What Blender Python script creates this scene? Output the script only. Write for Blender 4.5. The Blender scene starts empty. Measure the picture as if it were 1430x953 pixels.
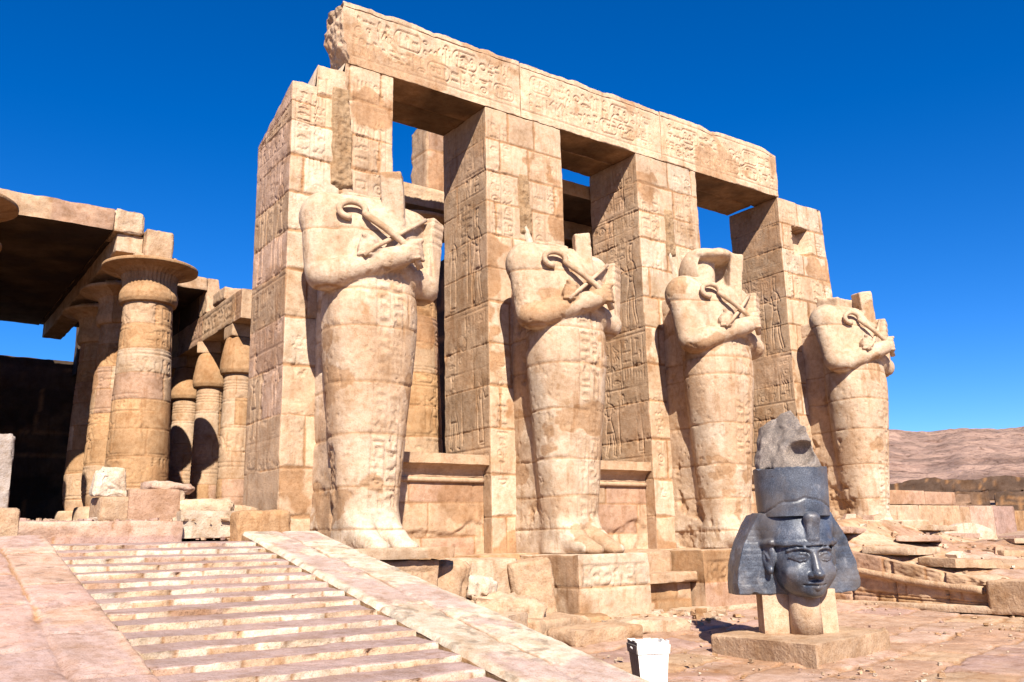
import bpy, math, random
import numpy as np
from mathutils import Matrix, Vector

# ------------------------------------------------------------------ camera, sky, sun, exposure
scene = bpy.context.scene
COL = scene.collection
cam_d = bpy.data.cameras.new("camera")
cam = bpy.data.objects.new("camera", cam_d)
COL.objects.link(cam)
scene.camera = cam
cam_d.sensor_width = 36.0
cam_d.lens = 31.486
cam_d.clip_start = 0.05
cam_d.clip_end = 6000.0
YAW, TILT, ROLL = 0.6239, 0.2215, -0.0227
cy_, sy_ = math.cos(YAW), math.sin(YAW)
fw = Vector((sy_, cy_, 0)); rt = Vector((cy_, -sy_, 0)); up = Vector((0, 0, 1))
ct_, st_ = math.cos(TILT), math.sin(TILT)
f2 = fw * ct_ + up * st_
u2 = up * ct_ - fw * st_
cr_, sr_ = math.cos(ROLL), math.sin(ROLL)
r3 = rt * cr_ + u2 * sr_
u3 = u2 * cr_ - rt * sr_
cam.matrix_world = Matrix(((r3.x, u3.x, -f2.x, 0), (r3.y, u3.y, -f2.y, 0), (r3.z, u3.z, -f2.z, 1.6), (0, 0, 0, 1)))

SUN_TO = Vector((0.50, 1.0, -0.95)).normalized()         # the way the light travels
sun_el = math.asin(-SUN_TO.z)
sun_az = math.atan2(-SUN_TO.x, -SUN_TO.y)                # azimuth measured from +Y towards +X
world = bpy.data.worlds.new("World")
scene.world = world
world.use_nodes = True
wn = world.node_tree.nodes
wl = world.node_tree.links
bg = wn["Background"]
sky = wn.new("ShaderNodeTexSky")
sky.sky_type = 'NISHITA'
sky.sun_disc = False
sky.sun_elevation = sun_el
sky.sun_rotation = sun_az
sky.altitude = 300.0
sky.air_density = 0.75
sky.dust_density = 0.0
sky.ozone_density = 5.0
hs = wn.new("ShaderNodeHueSaturation")
hs.inputs["Hue"].default_value = 0.510
hs.inputs["Saturation"].default_value = 1.32
hs.inputs["Value"].default_value = 1.38
wl.new(sky.outputs[0], hs.inputs["Color"])
wl.new(hs.outputs[0], bg.inputs["Color"])
bg.inputs["Strength"].default_value = 0.055
sun_d = bpy.data.lights.new("sun", 'SUN')
sun_d.energy = 5.0
sun_d.angle = math.radians(0.5)
sun_d.color = (1.0, 0.925, 0.81)
sun = bpy.data.objects.new("sun", sun_d)
COL.objects.link(sun)
sun.rotation_euler = SUN_TO.to_track_quat('-Z', 'Y').to_euler()
scene.view_settings.view_transform = 'Standard'
scene.view_settings.look = 'None'
scene.view_settings.exposure = 1.25
scene.view_settings.gamma = 1.0
scene.cycles.max_bounces = 6
scene.cycles.diffuse_bounces = 4

# ------------------------------------------------------------------ noise
def _h(ix, iy, iz, seed):
    n = (ix * np.uint32(374761393) + iy * np.uint32(668265263) + iz * np.uint32(2147483647) + np.uint32((seed * 974634777) & 0xffffffff))
    n = (n ^ (n >> np.uint32(13))) * np.uint32(1274126177)
    n = n ^ (n >> np.uint32(16))
    return (n & np.uint32(0xffff)).astype(np.float32) / 32767.5 - 1.0

def vnoise(P, seed=0):
    P = np.asarray(P, np.float32)
    i = np.floor(P)
    f = P - i
    f = f * f * (3 - 2 * f)
    i = i.astype(np.int64).astype(np.uint32)
    x, y, z = i[..., 0], i[..., 1], i[..., 2]
    o = np.uint32(1)
    fx, fy, fz = f[..., 0], f[..., 1], f[..., 2]
    def lz(a, b):
        c0 = _h(a, b, z, seed); c1 = _h(a, b, z + o, seed)
        return c0 + (c1 - c0) * fz
    a0 = lz(x, y); a1 = lz(x, y + o)
    b0 = lz(x + o, y); b1 = lz(x + o, y + o)
    a = a0 + (a1 - a0) * fy
    b = b0 + (b1 - b0) * fy
    return a + (b - a) * fx

def fbm(P, seed=0, octs=4, gain=0.5):
    P = np.asarray(P, np.float32)
    t = 0; a = 1.0; s = 0
    for k in range(octs):
        t = t + a * vnoise(P * (2.03 ** k) + 17.3 * k, seed + k)
        s += a; a *= gain
    return t / s

def n2(u, v, sc, seed, octs=3):
    return fbm(np.stack([u * sc, v * sc, np.full_like(u, seed * 0.37)], -1), seed, octs)

def sstep(a, b, x):
    t = np.clip((x - a) / (b - a), 0, 1)
    return t * t * (3 - 2 * t)

# ------------------------------------------------------------------ mesh plumbing
def mesh_obj(name, V, F, col=None, mat=None, parent=None, smooth=True, loc=None, rot=None):
    V = np.asarray(V, np.float32); F = np.asarray(F, np.int32)
    me = bpy.data.meshes.new(name)
    me.vertices.add(len(V)); me.vertices.foreach_set("co", V.ravel())
    k = F.shape[1]
    me.loops.add(F.size); me.loops.foreach_set("vertex_index", F.ravel())
    me.polygons.add(len(F)); me.polygons.foreach_set("loop_start", np.arange(0, F.size, k, dtype=np.int32))
    me.update(calc_edges=True)
    me.polygons.foreach_set("use_smooth", np.full(len(F), smooth, bool))
    if col is not None:
        ca = me.color_attributes.new("Col", 'FLOAT_COLOR', 'POINT')
        c = np.ones((len(V), 4), np.float32)
        c[:, :3] = np.asarray(col, np.float32)
        ca.data.foreach_set("color", c.ravel())
    if mat: me.materials.append(mat)
    me.validate()
    ob = bpy.data.objects.new(name, me)
    COL.objects.link(ob)
    if parent is not None: ob.parent = parent
    if loc is not None: ob.location = loc
    if rot is not None: ob.rotation_euler = rot
    return ob

def tag(o, label, cat, group=None):
    o["label"] = label; o["category"] = cat
    if group: o["group"] = group
    return o

def struct(o):
    o["kind"] = "structure"
    return o

def empty(name, loc=(0, 0, 0), rz=0.0):
    o = bpy.data.objects.new(name, None)
    COL.objects.link(o)
    o.location = loc; o.rotation_euler = (0, 0, rz)
    o.empty_display_size = 0.2
    return o

def gridfaces(nv, nu, off=0, flip=False):
    i = np.arange(nv - 1)[:, None] * nu + np.arange(nu - 1)[None, :] + off
    q = np.stack([i, i + 1, i + nu + 1, i + nu], -1).reshape(-1, 4)
    return q[:, ::-1] if flip else q

# ------------------------------------------------------------------ materials
def new_mat(name):
    m = bpy.data.materials.new(name); m.use_nodes = True
    return m, m.node_tree.nodes, m.node_tree.links, m.node_tree.nodes["Principled BSDF"]

def noise_node(n, l, scale, detail, src, rough=0.6):
    t = n.new("ShaderNodeTexNoise")
    t.inputs["Scale"].default_value = scale; t.inputs["Detail"].default_value = detail; t.inputs["Roughness"].default_value = rough
    l.new(src, t.inputs["Vector"])
    return t

def ramp(n, l, src, stops):
    r = n.new("ShaderNodeValToRGB")
    l.new(src, r.inputs[0])
    e = r.color_ramp.elements
    e[0].position, e[0].color = stops[0][0], (*stops[0][1], 1)
    e[1].position, e[1].color = stops[-1][0], (*stops[-1][1], 1)
    for p, c in stops[1:-1]:
        x = e.new(p); x.color = (*c, 1)
    return r

def mixc(n, l, a, b, mode, fac):
    m = n.new("ShaderNodeMix"); m.data_type = 'RGBA'; m.blend_type = mode
    if isinstance(fac, float): m.inputs[0].default_value = fac
    else: l.new(fac, m.inputs[0])
    l.new(a, m.inputs[6])
    if isinstance(b, tuple): m.inputs[7].default_value = (*b, 1)
    else: l.new(b, m.inputs[7])
    return m.outputs[2]

def stone_material(name, bump=0.35, grain=1.0, rough=0.92):
    """weathered sandstone: the block's own tint from the mesh, mottled, stained and pitted by noise"""
    m, n, l, b = new_mat(name)
    at = n.new("ShaderNodeAttribute"); at.attribute_name = "Col"
    tc = n.new("ShaderNodeTexCoord")
    geo = n.new("ShaderNodeNewGeometry")
    src = geo.outputs["Position"]
    a = noise_node(n, l, 1.7, 6, src)
    b1 = noise_node(n, l, 9.0, 5, src)
    c1 = noise_node(n, l, 48.0, 4, src)
    r1 = ramp(n, l, a.outputs["Fac"], [(0.30, (0.78, 0.70, 0.60)), (0.5, (1, 1, 1)), (0.72, (1.14, 1.12, 1.08))])
    c = mixc(n, l, at.outputs["Color"], r1.outputs[0], 'MULTIPLY', 1.0)
    r2 = ramp(n, l, b1.outputs["Fac"], [(0.32, (0.80, 0.72, 0.62)), (0.55, (1, 1, 1)), (0.75, (1.1, 1.09, 1.07))])
    c = mixc(n, l, c, r2.outputs[0], 'MULTIPLY', 0.8)
    r3_ = ramp(n, l, c1.outputs["Fac"], [(0.30, (0.62, 0.52, 0.42)), (0.45, (1, 1, 1)), (0.7, (1.06, 1.05, 1.04))])
    c = mixc(n, l, c, r3_.outputs[0], 'MULTIPLY', 0.7)
    mp = n.new("ShaderNodeMapping"); mp.inputs["Scale"].default_value = (2.6, 2.6, .42)
    l.new(src, mp.inputs["Vector"])
    st = noise_node(n, l, 1.3, 7, mp.outputs[0], .68)
    r4 = ramp(n, l, st.outputs["Fac"], [(0.30, (0.66, 0.52, 0.38)), (0.44, (1, 1, 1)), (0.75, (1.07, 1.07, 1.07))])
    c = mixc(n, l, c, r4.outputs[0], 'MULTIPLY', 0.75)
    pv = noise_node(n, l, 95.0, 2, src, .5)
    r5 = ramp(n, l, pv.outputs["Fac"], [(0.31, (0.45, 0.36, 0.27)), (0.38, (1, 1, 1)), (0.7, (1.04, 1.04, 1.04))])
    c = mixc(n, l, c, r5.outputs[0], 'MULTIPLY', 0.8)
    l.new(c, b.inputs["Base Color"])
    b.inputs["Roughness"].default_value = rough
    b.inputs["Specular IOR Level"].default_value = 0.2
    d = noise_node(n, l, 22.0 * grain, 8, src, 0.7)
    e = n.new("ShaderNodeTexVoronoi"); e.inputs["Scale"].default_value = 30.0 * grain
    l.new(src, e.inputs["Vector"])
    bm1 = n.new("ShaderNodeBump"); bm1.inputs["Strength"].default_value = bump; bm1.inputs["Distance"].default_value = 0.03
    l.new(d.outputs["Fac"], bm1.inputs["Height"])
    bm2 = n.new("ShaderNodeBump"); bm2.inputs["Strength"].default_value = bump * 0.45; bm2.inputs["Distance"].default_value = 0.015
    l.new(e.outputs["Distance"], bm2.inputs["Height"]); l.new(bm1.outputs[0], bm2.inputs["Normal"])
    l.new(bm2.outputs[0], b.inputs["Normal"])
    return m

M_STONE = stone_material("sandstone", 0.35)
M_ROUGH = stone_material("rough_sandstone", 0.7, 0.7)
M_PAVE = stone_material("paving_stone", 0.5, 0.8)
M_HILL = stone_material("desert_ground", 0.5, 0.3)
def hill_mat():
    m, n, l, b = new_mat("desert_rock")
    at = n.new("ShaderNodeAttribute"); at.attribute_name = "Col"
    src = n.new("ShaderNodeNewGeometry").outputs["Position"]
    a = noise_node(n, l, .035, 8, src, .65); s = noise_node(n, l, .22, 6, src, .7)
    r1 = ramp(n, l, a.outputs["Fac"], [(.32, (.62, .55, .52)), (.5, (1, 1, 1)), (.7, (1.2, 1.17, 1.13))])
    c = mixc(n, l, at.outputs["Color"], r1.outputs[0], 'MULTIPLY', 1.0)
    r2 = ramp(n, l, s.outputs["Fac"], [(.36, (.42, .36, .33)), (.47, (1, 1, 1)), (.7, (1.15, 1.13, 1.1))])
    c = mixc(n, l, c, r2.outputs[0], 'MULTIPLY', .9)
    l.new(c, b.inputs["Base Color"]); b.inputs["Roughness"].default_value = .95; b.inputs["Specular IOR Level"].default_value = .1
    bm = n.new("ShaderNodeBump"); bm.inputs["Strength"].default_value = .9; bm.inputs["Distance"].default_value = 3.0
    l.new(s.outputs["Fac"], bm.inputs["Height"]); l.new(bm.outputs[0], b.inputs["Normal"])
    return m
M_HILLROCK = hill_mat()

def granite(name, dark, light, spk, rough):
    m, n, l, b = new_mat(name)
    tc = n.new("ShaderNodeTexCoord")
    src = tc.outputs["Object"]
    a = noise_node(n, l, 2.3, 5, src)
    s = noise_node(n, l, 55.0, 3, src, 0.8)
    v = n.new("ShaderNodeTexVoronoi"); v.inputs["Scale"].default_value = 42.0
    l.new(src, v.inputs["Vector"])
    r = ramp(n, l, a.outputs["Fac"], [(0.34, dark), (0.68, light)])
    r2 = ramp(n, l, s.outputs["Fac"], [(0.42, (0.55, 0.56, 0.6)), (0.55, (1, 1, 1)), (0.68, spk)])
    c = mixc(n, l, r.outputs[0], r2.outputs[0], 'MULTIPLY', 1.0)
    w = noise_node(n, l, 4.5, 6, src, 0.75)
    r3b = ramp(n, l, w.outputs["Fac"], [(0.56, (0, 0, 0)), (0.74, (0.5, 0.5, 0.5))])
    c = mixc(n, l, c, (0.30, 0.29, 0.29), 'MIX', r3b.outputs[0])
    bn = noise_node(n, l, 1.6, 5, src, .6)
    r4 = ramp(n, l, bn.outputs["Fac"], [(0.46, (0, 0, 0)), (0.62, (.6, .6, .6))])
    c = mixc(n, l, c, (0.105, 0.086, 0.074), 'MIX', r4.outputs[0])
    sc = noise_node(n, l, 14.0, 7, src, .8)
    r5 = ramp(n, l, sc.outputs["Fac"], [(0.63, (0, 0, 0)), (0.70, (.55, .55, .55))])
    c = mixc(n, l, c, (0.27, 0.25, 0.235), 'MIX', r5.outputs[0])
    l.new(c, b.inputs["Base Color"])
    b.inputs["Roughness"].default_value = rough
    rr = ramp(n, l, a.outputs["Fac"], [(0.3, (rough - 0.08,) * 3), (0.7, (min(1, rough + 0.2),) * 3)])
    l.new(rr.outputs[0], b.inputs["Roughness"])
    bm = n.new("ShaderNodeBump"); bm.inputs["Strength"].default_value = 0.22; bm.inputs["Distance"].default_value = 0.012
    l.new(s.outputs["Fac"], bm.inputs["Height"]); l.new(bm.outputs[0], b.inputs["Normal"])
    return m

M_GRAN = granite("dark_granite", (0.030, 0.036, 0.050), (0.098, 0.110, 0.138), (1.45, 1.45, 1.45), 0.34)
M_GRAN2 = granite("broken_granite", (0.11, 0.082, 0.062), (0.29, 0.235, 0.195), (1.5, 1.45, 1.4), 0.8)

def paint_mat():
    m, n, l, b = new_mat("weathered_white_paint")
    tc = n.new("ShaderNodeTexCoord"); src = tc.outputs["Object"]
    mp = n.new("ShaderNodeMapping"); mp.inputs["Scale"].default_value = (14, 14, 2.0)
    l.new(src, mp.inputs["Vector"])
    a = noise_node(n, l, 3.0, 6, mp.outputs[0])
    r = ramp(n, l, a.outputs["Fac"], [(0.30, (0.36, 0.30, 0.24)), (0.42, (0.72, 0.69, 0.64)), (0.8, (0.74, 0.73, 0.71))])
    l.new(r.outputs[0], b.inputs["Base Color"]); b.inputs["Roughness"].default_value = 0.6
    bm = n.new("ShaderNodeBump"); bm.inputs["Strength"].default_value = 0.3; bm.inputs["Distance"].default_value = 0.004
    l.new(a.outputs["Fac"], bm.inputs["Height"]); l.new(bm.outputs[0], b.inputs["Normal"])
    return m
M_PAINT = paint_mat()

# stone tints (linear albedo)
PALE = np.array([0.375, 0.255, 0.165]); CREAM = np.array([0.42, 0.305, 0.212]); PINK = np.array([0.325, 0.205, 0.140])
OCHRE = np.array([0.31, 0.188, 0.100]); MORTAR = np.array([0.275, 0.148, 0.070]); DUST = np.array([0.385, 0.262, 0.200])
WHITE = np.array([0.475, 0.39, 0.305]); ROSE = np.array([0.325, 0.215, 0.178])

# ------------------------------------------------------------------ carving: strokes of picture writing cut into a height field
def C(cx, cy, r, n=14, a0=0, a1=360, ry=None):
    t = np.radians(np.linspace(a0, a1, n))
    return np.stack([cx + r * np.cos(t), cy + (ry or r) * np.sin(t)], -1)
def L(*p): return np.array(p, float)
GL = [
    [C(.5, .5, .36), C(.5, .5, .07, 6)],
    [L((0, .45), (.12, .6), (.25, .4), (.38, .6), (.5, .4), (.62, .6), (.75, .4), (.88, .6), (1, .42))],
    [C(.5, .5, .46, 14, ry=.17)],
    [L((.42, 0), (.42, .5), (.34, .8), (.46, 1), (.6, .85), (.6, .5), (.42, .46))],
    [L((.1, .6), (.2, .78), (.34, .74), (.36, .6), (.62, .42), (.98, .18), (.6, .22), (.4, .24), (.22, .4), (.1, .6)), L((.4, .24), (.4, 0), (.52, 0)), L((.52, .24), (.52, .02))],
    [C(.5, .78, .17, 12, ry=.22), L((.5, .56), (.5, 0)), L((.18, .5), (.82, .5))],
    [L((.1, .2), (.1, .75), (.9, .75), (.9, .2), (.66, .2)), L((.1, .2), (.34, .2))],
    [L((0, .55), (1, .55)), L((.3, .65), (.3, .45)), L((.7, .65), (.7, .45))],
    [C(.42, .82, .12, 10), L((.36, .7), (.2, .45), (.15, .05), (.85, .05), (.8, .35), (.5, .42), (.48, .7)), L((.5, .6), (.8, .7))],
    [L((.5, 0), (.5, .6), (.3, .75), (.38, .98), (.6, .95), (.66, .7), (.5, .6))],
    [L((0, .5), (.25, .72), (.6, .72), (1, .5), (.6, .34), (.25, .34), (0, .5)), C(.45, .53, .12, 10)],
    [L((0, .3), (.2, .45), (.4, .25), (.6, .45), (.8, .35), (.9, .6), (1, .68))],
    [C(.5, .3, .4, 10, 0, 180), L((.1, .3), (.9, .3))],
    [C(.5, .7, .44, 10, 180, 360, .36), L((.06, .7), (.94, .7))],
    [L((.5, 0), (.5, 1)), L((.25, .9), (.75, .9)), L((.25, .76), (.75, .76)), L((.25, .62), (.75, .62)), L((.3, 0), (.7, 0))],
    [L((.35, 0), (.35, .8), (.2, 1), (.65, .9), (.35, .8))],
    [C(.5, .42, .3, 14, ry=.34), C(.5, .84, .14, 8), L((.2, .3), (0, .12)), L((.8, .3), (1, .12)), L((.2, .6), (.02, .85)), L((.8, .6), (.98, .85))],
    [L((.15, 0), (.15, .95)), L((.5, 0), (.5, .95)), L((.85, 0), (.85, .95))],
    [L((.05, .1), (.95, .1), (.95, .45), (.05, .45), (.05, .1)), L((.2, .1), (.2, .45)), L((.4, .1), (.4, .45)), L((.6, .1), (.6, .45)), L((.8, .1), (.8, .45))],
    [L((.2, .1), (.3, .5), (.1, .9)), L((.5, .1), (.6, .5), (.4, .9)), L((.8, .1), (.9, .5), (.7, .9))],
    [L((.3, 0), (.32, .4), (.15, .55), (.2, .8), (.45, .86), (.6, .74), (.55, .5), (.8, .3), (.9, 0)), L((.2, .8), (.22, .92)), C(.32, .7, .05, 6)],
]
KING = [C(.30, .86, .05, 12, ry=.055), L((.26, .90), (.22, 1.0), (.34, 1.0), (.37, .9)), L((.28, .81), (.2, .77), (.24, .62), (.25, .55), (.39, .55), (.40, .64), (.46, .77), (.34, .80)),
        L((.2, .77), (.12, .66), (.3, .60), (.52, .66)), L((.46, .77), (.56, .70), (.72, .76)), L((.25, .55), (.18, .36), (.5, .36), (.39, .55)), L((.22, .36), (.2, .2), (.12, .03), (.24, .0)),
        L((.3, .36), (.28, .18), (.2, .03)), L((.42, .36), (.46, .2), (.44, .03), (.58, .0)), L((.5, .36), (.54, .18), (.52, .04)), L((.72, .80), (.72, .05))]
GODDESS = [C(.32, .84, .05, 12, ry=.055), C(.33, .95, .055, 12), L((.26, .88), (.22, .74), (.27, .72)), L((.3, .79), (.22, .75), (.27, .6), (.22, .3), (.2, .04), (.44, .04), (.46, .3), (.44, .5), (.40, .62), (.44, .74), (.36, .79)),
           L((.22, .75), (.1, .6), (-.05, .62)), L((.44, .74), (.52, .6), (.46, .46)), L((.18, 0), (.36, 0)), L((.27, .6), (.42, .6))]

class Carve:
    def __init__(s, w, h, res):
        s.w, s.h, s.res = w, h, res
        s.nu, s.nv = max(3, int(round(w / res)) + 1), max(3, int(round(h / res)) + 1)
        s.du, s.dv = w / (s.nu - 1), h / (s.nv - 1)
        s.H = np.zeros((s.nv, s.nu), np.float32)
        s.U, s.V = np.meshgrid(np.linspace(0, w, s.nu), np.linspace(0, h, s.nv))
        s.keep = np.ones_like(s.H)                     # 0 where the writing is worn away
    def poly(s, pts, width, depth):
        for (x0, y0), (x1, y1) in zip(pts[:-1], pts[1:]):
            i0 = max(0, int((min(x0, x1) - width) / s.du)); i1 = min(s.nu, int((max(x0, x1) + width) / s.du) + 2)
            j0 = max(0, int((min(y0, y1) - width) / s.dv)); j1 = min(s.nv, int((max(y0, y1) + width) / s.dv) + 2)
            if i1 <= i0 or j1 <= j0: continue
            u = s.U[j0:j1, i0:i1] - x0; v = s.V[j0:j1, i0:i1] - y0
            dx, dy = x1 - x0, y1 - y0
            t = np.clip((u * dx + v * dy) / (dx * dx + dy * dy + 1e-9), 0, 1)
            d = np.hypot(u - t * dx, v - t * dy)
            cut = -depth * (1 - sstep(0.25 * width, width, d))
            s.H[j0:j1, i0:i1] = np.minimum(s.H[j0:j1, i0:i1], cut)
    def glyph(s, g, x, y, w, h, width, depth, flip=False):
        for p in g:
            q = np.array(p, float)
            if flip: q[:, 0] = 1 - q[:, 0]
            s.poly(q * (w, h) + (x, y), width, depth)
    def column(s, rnd, x, w, y0, y1, width, depth, lines=True):
        if lines:
            s.poly(L((x, y0), (x, y1)), width * .8, depth * .8); s.poly(L((x + w, y0), (x + w, y1)), width * .8, depth * .8)
        y = y1 - .05 * w
        while y - .45 * w > y0:
            g = rnd.choice(GL); hh = w * rnd.choice([.5, .7, .85])
            hh = min(hh, y - y0)
            if rnd.random() < .28:
                s.glyph(g, x + .1 * w, y - hh, w * .38, hh, width, depth); s.glyph(rnd.choice(GL), x + .54 * w, y - hh, w * .36, hh, width, depth)
            else:
                s.glyph(g, x + .14 * w, y - hh, w * .72, hh * .94, width, depth)
            y -= hh + .07 * w
    def row(s, rnd, x0, x1, y, h, width, depth, lines=True):
        if lines:
            s.poly(L((x0, y - .06 * h), (x1, y - .06 * h)), width * .8, depth * .8); s.poly(L((x0, y + 1.06 * h), (x1, y + 1.06 * h)), width * .8, depth * .8)
        x = x0
        while x + .3 * h < x1:
            k = rnd.random()
            w = h * rnd.choice([.25, .35, .45, .6])
            if x + w > x1: break
            if k < .10 and x + 1.6 * h < x1:
                w = 1.5 * h                                 # an oval ring round a name
                s.poly(np.concatenate([C(x + w - .3 * h, y + .5 * h, .3 * h, 10, -90, 90, .46 * h), C(x + .3 * h, y + .5 * h, .3 * h, 10, 90, 270, .46 * h), L((x + w - .3 * h, y + .04 * h))]), width, depth)
                for q in range(3): s.glyph(rnd.choice(GL), x + (.2 + .4 * q) * h, y + .2 * h, .3 * h, .6 * h, width, depth)
            elif k < .5: s.glyph(rnd.choice(GL), x, y, w, h, width, depth)
            else:
                s.glyph(rnd.choice(GL), x, y + .52 * h, w, .46 * h, width, depth); s.glyph(rnd.choice(GL), x, y, w, .46 * h, width, depth)
            x += w + .09 * h

# ------------------------------------------------------------------ masonry: blocks, joints, mortar
def masonry(U, V, courses, seed, bw=(1.0, 2.0), wob=0.02, joint=0.018, pal=None, mortar=0.5, off=0.0):
    """returns height, colour, mask (1 where dressed stone, 0 where mortar)"""
    rnd = random.Random(seed)
    pal = pal or [(PALE, 4), (CREAM, 3), (PINK, 2), (OCHRE, 1)]
    cols = [c for c, w in pal for _ in range(w)]
    wv = n2(U, V, 1.3, seed + 1) * wob + n2(U, V, 9, seed + 11, 2) * wob * .35
    wu = n2(U, V, 1.7, seed + 2) * wob + n2(U, V, 8, seed + 12, 2) * wob * .35
    cs = np.array(courses, float)
    k = np.clip(np.searchsorted(cs, V + wv) - 1, 0, len(cs) - 2)
    dv = np.minimum(np.abs(V + wv - cs[k]), np.abs(cs[k + 1] - V - wv))
    dv = np.where((k == 0) & (V < cs[0] + .5 * (cs[1] - cs[0])), 9, dv)
    dv = np.where((k == len(cs) - 2) & (V > cs[-1] - .5 * (cs[-1] - cs[-2])), 9, dv)
    D = dv.copy(); col = np.zeros(U.shape + (3,), np.float32); off_h = np.zeros_like(U)
    u0, u1 = U.min(), U.max()
    for c in range(len(cs) - 1):
        js = [u0 - rnd.uniform(0, bw[0])]
        while js[-1] < u1: js.append(js[-1] + rnd.uniform(*bw))
        js = np.array(js); m = k == c
        if not m.any(): continue
        uu = (U + wu)[m]
        b = np.clip(np.searchsorted(js, uu) - 1, 0, len(js) - 2)
        D[m] = np.minimum(D[m], np.minimum(uu - js[b], js[b + 1] - uu))
        tint = np.array([np.asarray(rnd.choice(cols)) * rnd.uniform(.88, 1.1) for _ in js])
        lift = np.array([rnd.uniform(-.006, .006) for _ in js])
        col[m] = tint[b]; off_h[m] = lift[b]
    wear = n2(U, V, 2.2, seed + 3)
    w = joint * (1 + 1.2 * np.clip(wear, -.6, 1.5))
    jm = 1 - sstep(w * .6, w * 1.5, D)
    patch = sstep(.22, .30, n2(U, V, .75, seed + 4, 4) + .12 * n2(U, V, 5, seed + 5)) * mortar
    edgewear = np.clip(1 - D / .16, 0, 1) * sstep(.0, .35, n2(U, V, 3.1, seed + 6))
    H = off_h - .016 * jm - .022 * edgewear * (1 + n2(U, V, 14, seed + 8)) + .010 * n2(U, V, 3, seed + 7, 4) * (1 - patch)
    mm = np.clip(np.maximum(jm * .85, patch), 0, 1)
    tone = 1 + .16 * n2(U, V, 4.0, seed + 9, 4) + .07 * n2(U, V, 17., seed + 10, 2)
    mcol = MORTAR * (1 + .35 * np.clip(n2(U, V, 1.1, seed + 13), -1, 1))[..., None]
    col = (col * (1 - mm[..., None]) + mcol * mm[..., None]) * tone[..., None]
    return H, np.clip(col, .02, .9), 1 - patch

FACES = {  # face: (normal, u axis, v axis)
    '-y': ((0, -1, 0), (1, 0, 0), (0, 0, 1)), '+y': ((0, 1, 0), (-1, 0, 0), (0, 0, 1)),
    '-x': ((-1, 0, 0), (0, -1, 0), (0, 0, 1)), '+x': ((1, 0, 0), (0, 1, 0), (0, 0, 1)),
    '+z': ((0, 0, 1), (1, 0, 0), (0, 1, 0)), '-z': ((0, 0, -1), (1, 0, 0), (0, -1, 0))}

def stone_box(name, lo, hi, res=0.05, faces=None, seed=1, courses=None, carve=None, chip=0.05, rough=0.0, pal=None, bw=(1.0, 2.0),
              mat=None, parent=None, warp=None, loc=None, rot=None, mortar=0.5, joint=0.018, coarse=(), pattern_top=False, tint=None, fo={}, ft={}):
    """A block of masonry: every face a displaced grid, edges worn round; carve = {face: function(Carve)}"""
    lo = np.array(lo, float); hi = np.array(hi, float); ext = hi - lo; cen = (lo + hi) / 2
    VV, FF, CC = [], [], []; off = 0
    carve = carve or {}
    for fk in (faces or FACES):
        nrm, ua, va = [np.array(t, float) for t in FACES[fk]]
        w = abs(ua @ ext); h = abs(va @ ext)
        r = res * (3 if fk in coarse else 1)
        cv = Carve(w, h, r)
        base = cen + nrm * (abs(nrm @ ext) / 2) - ua * w / 2 - va * h / 2
        P = base + cv.U[..., None] * ua + cv.V[..., None] * va
        if tint is not None and courses is None:
            H = np.zeros_like(cv.U); col = np.ones(P.shape) * tint; keep = np.ones_like(cv.U)
        else:
            if fk in ('-y', '+y', '-x', '+x') or pattern_top:
                wu = P @ np.abs(ua); wv = P @ np.abs(va)
                cs = courses if (courses is not None and fk in ('-y', '+y', '-x', '+x')) else [lo[2] - .01, hi[2] + .01] if fk[1] != 'z' else list(np.linspace(lo[1], hi[1], max(2, int(ext[1] / 1.1) + 1)))
                H, col, keep = masonry(wu, wv, cs, seed * 7 + {'-y': 0, '+y': 1, '-x': 2, '+x': 3, '+z': 4, '-z': 5}[fk] * 31, **{**dict(bw=bw, pal=pal, mortar=mortar, joint=joint), **fo.get(fk, {})})
            else:
                H = np.zeros_like(cv.U); keep = np.ones_like(cv.U)
                col = np.ones(P.shape) * (pal[0][0] if pal else PALE)
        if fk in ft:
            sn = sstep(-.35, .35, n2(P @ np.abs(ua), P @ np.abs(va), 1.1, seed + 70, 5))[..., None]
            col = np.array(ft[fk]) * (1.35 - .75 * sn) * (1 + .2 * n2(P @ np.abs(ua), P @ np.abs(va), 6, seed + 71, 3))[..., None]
        if fk in carve:
            carve[fk](cv)
            H = H + cv.H * keep * cv.keep
        if rough:
            q = fbm(P * 2.3 + seed, seed, 5, .55); q2 = fbm(P * 11 + seed, seed + 5, 3)
            H = H + rough * (q + .30 * q2)
            col = col * (1 + .22 * fbm(P * 3.1, seed + 3, 4))[..., None]
        # distance to this face's borders and the neighbours' normals
        eu = np.minimum(cv.U, w - cv.U); ev = np.minimum(cv.V, h - cv.V)
        e = np.minimum(eu, ev)
        H = H * sstep(0, max(.03, r * 1.01), e)
        a = chip * np.clip(.35 + 1.3 * fbm(P * 2.1 + 3.1 * seed, seed + 20, 4, .6), .08, 2.0)
        Q = P + nrm * H[..., None]
        nu_ = np.where(cv.U < w / 2, -1.0, 1.0)[..., None] * ua
        nv_ = np.where(cv.V < h / 2, -1.0, 1.0)[..., None] * va
        ku = np.clip(a - eu, 0, None) * .55; kv = np.clip(a - ev, 0, None) * .55
        Q = Q - (ku[..., None] * (nrm + nu_)) - (kv[..., None] * (nrm + nv_))
        VV.append(Q.reshape(-1, 3)); CC.append(np.clip(col, .02, .9).reshape(-1, 3))
        FF.append(gridfaces(cv.nv, cv.nu, off)); off += cv.nu * cv.nv
    V = np.concatenate(VV); F = np.concatenate(FF)
    if warp is not None: V = warp(V)
    return mesh_obj(name, V, F, np.concatenate(CC), mat or M_STONE, parent, True, loc, rot)

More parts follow.
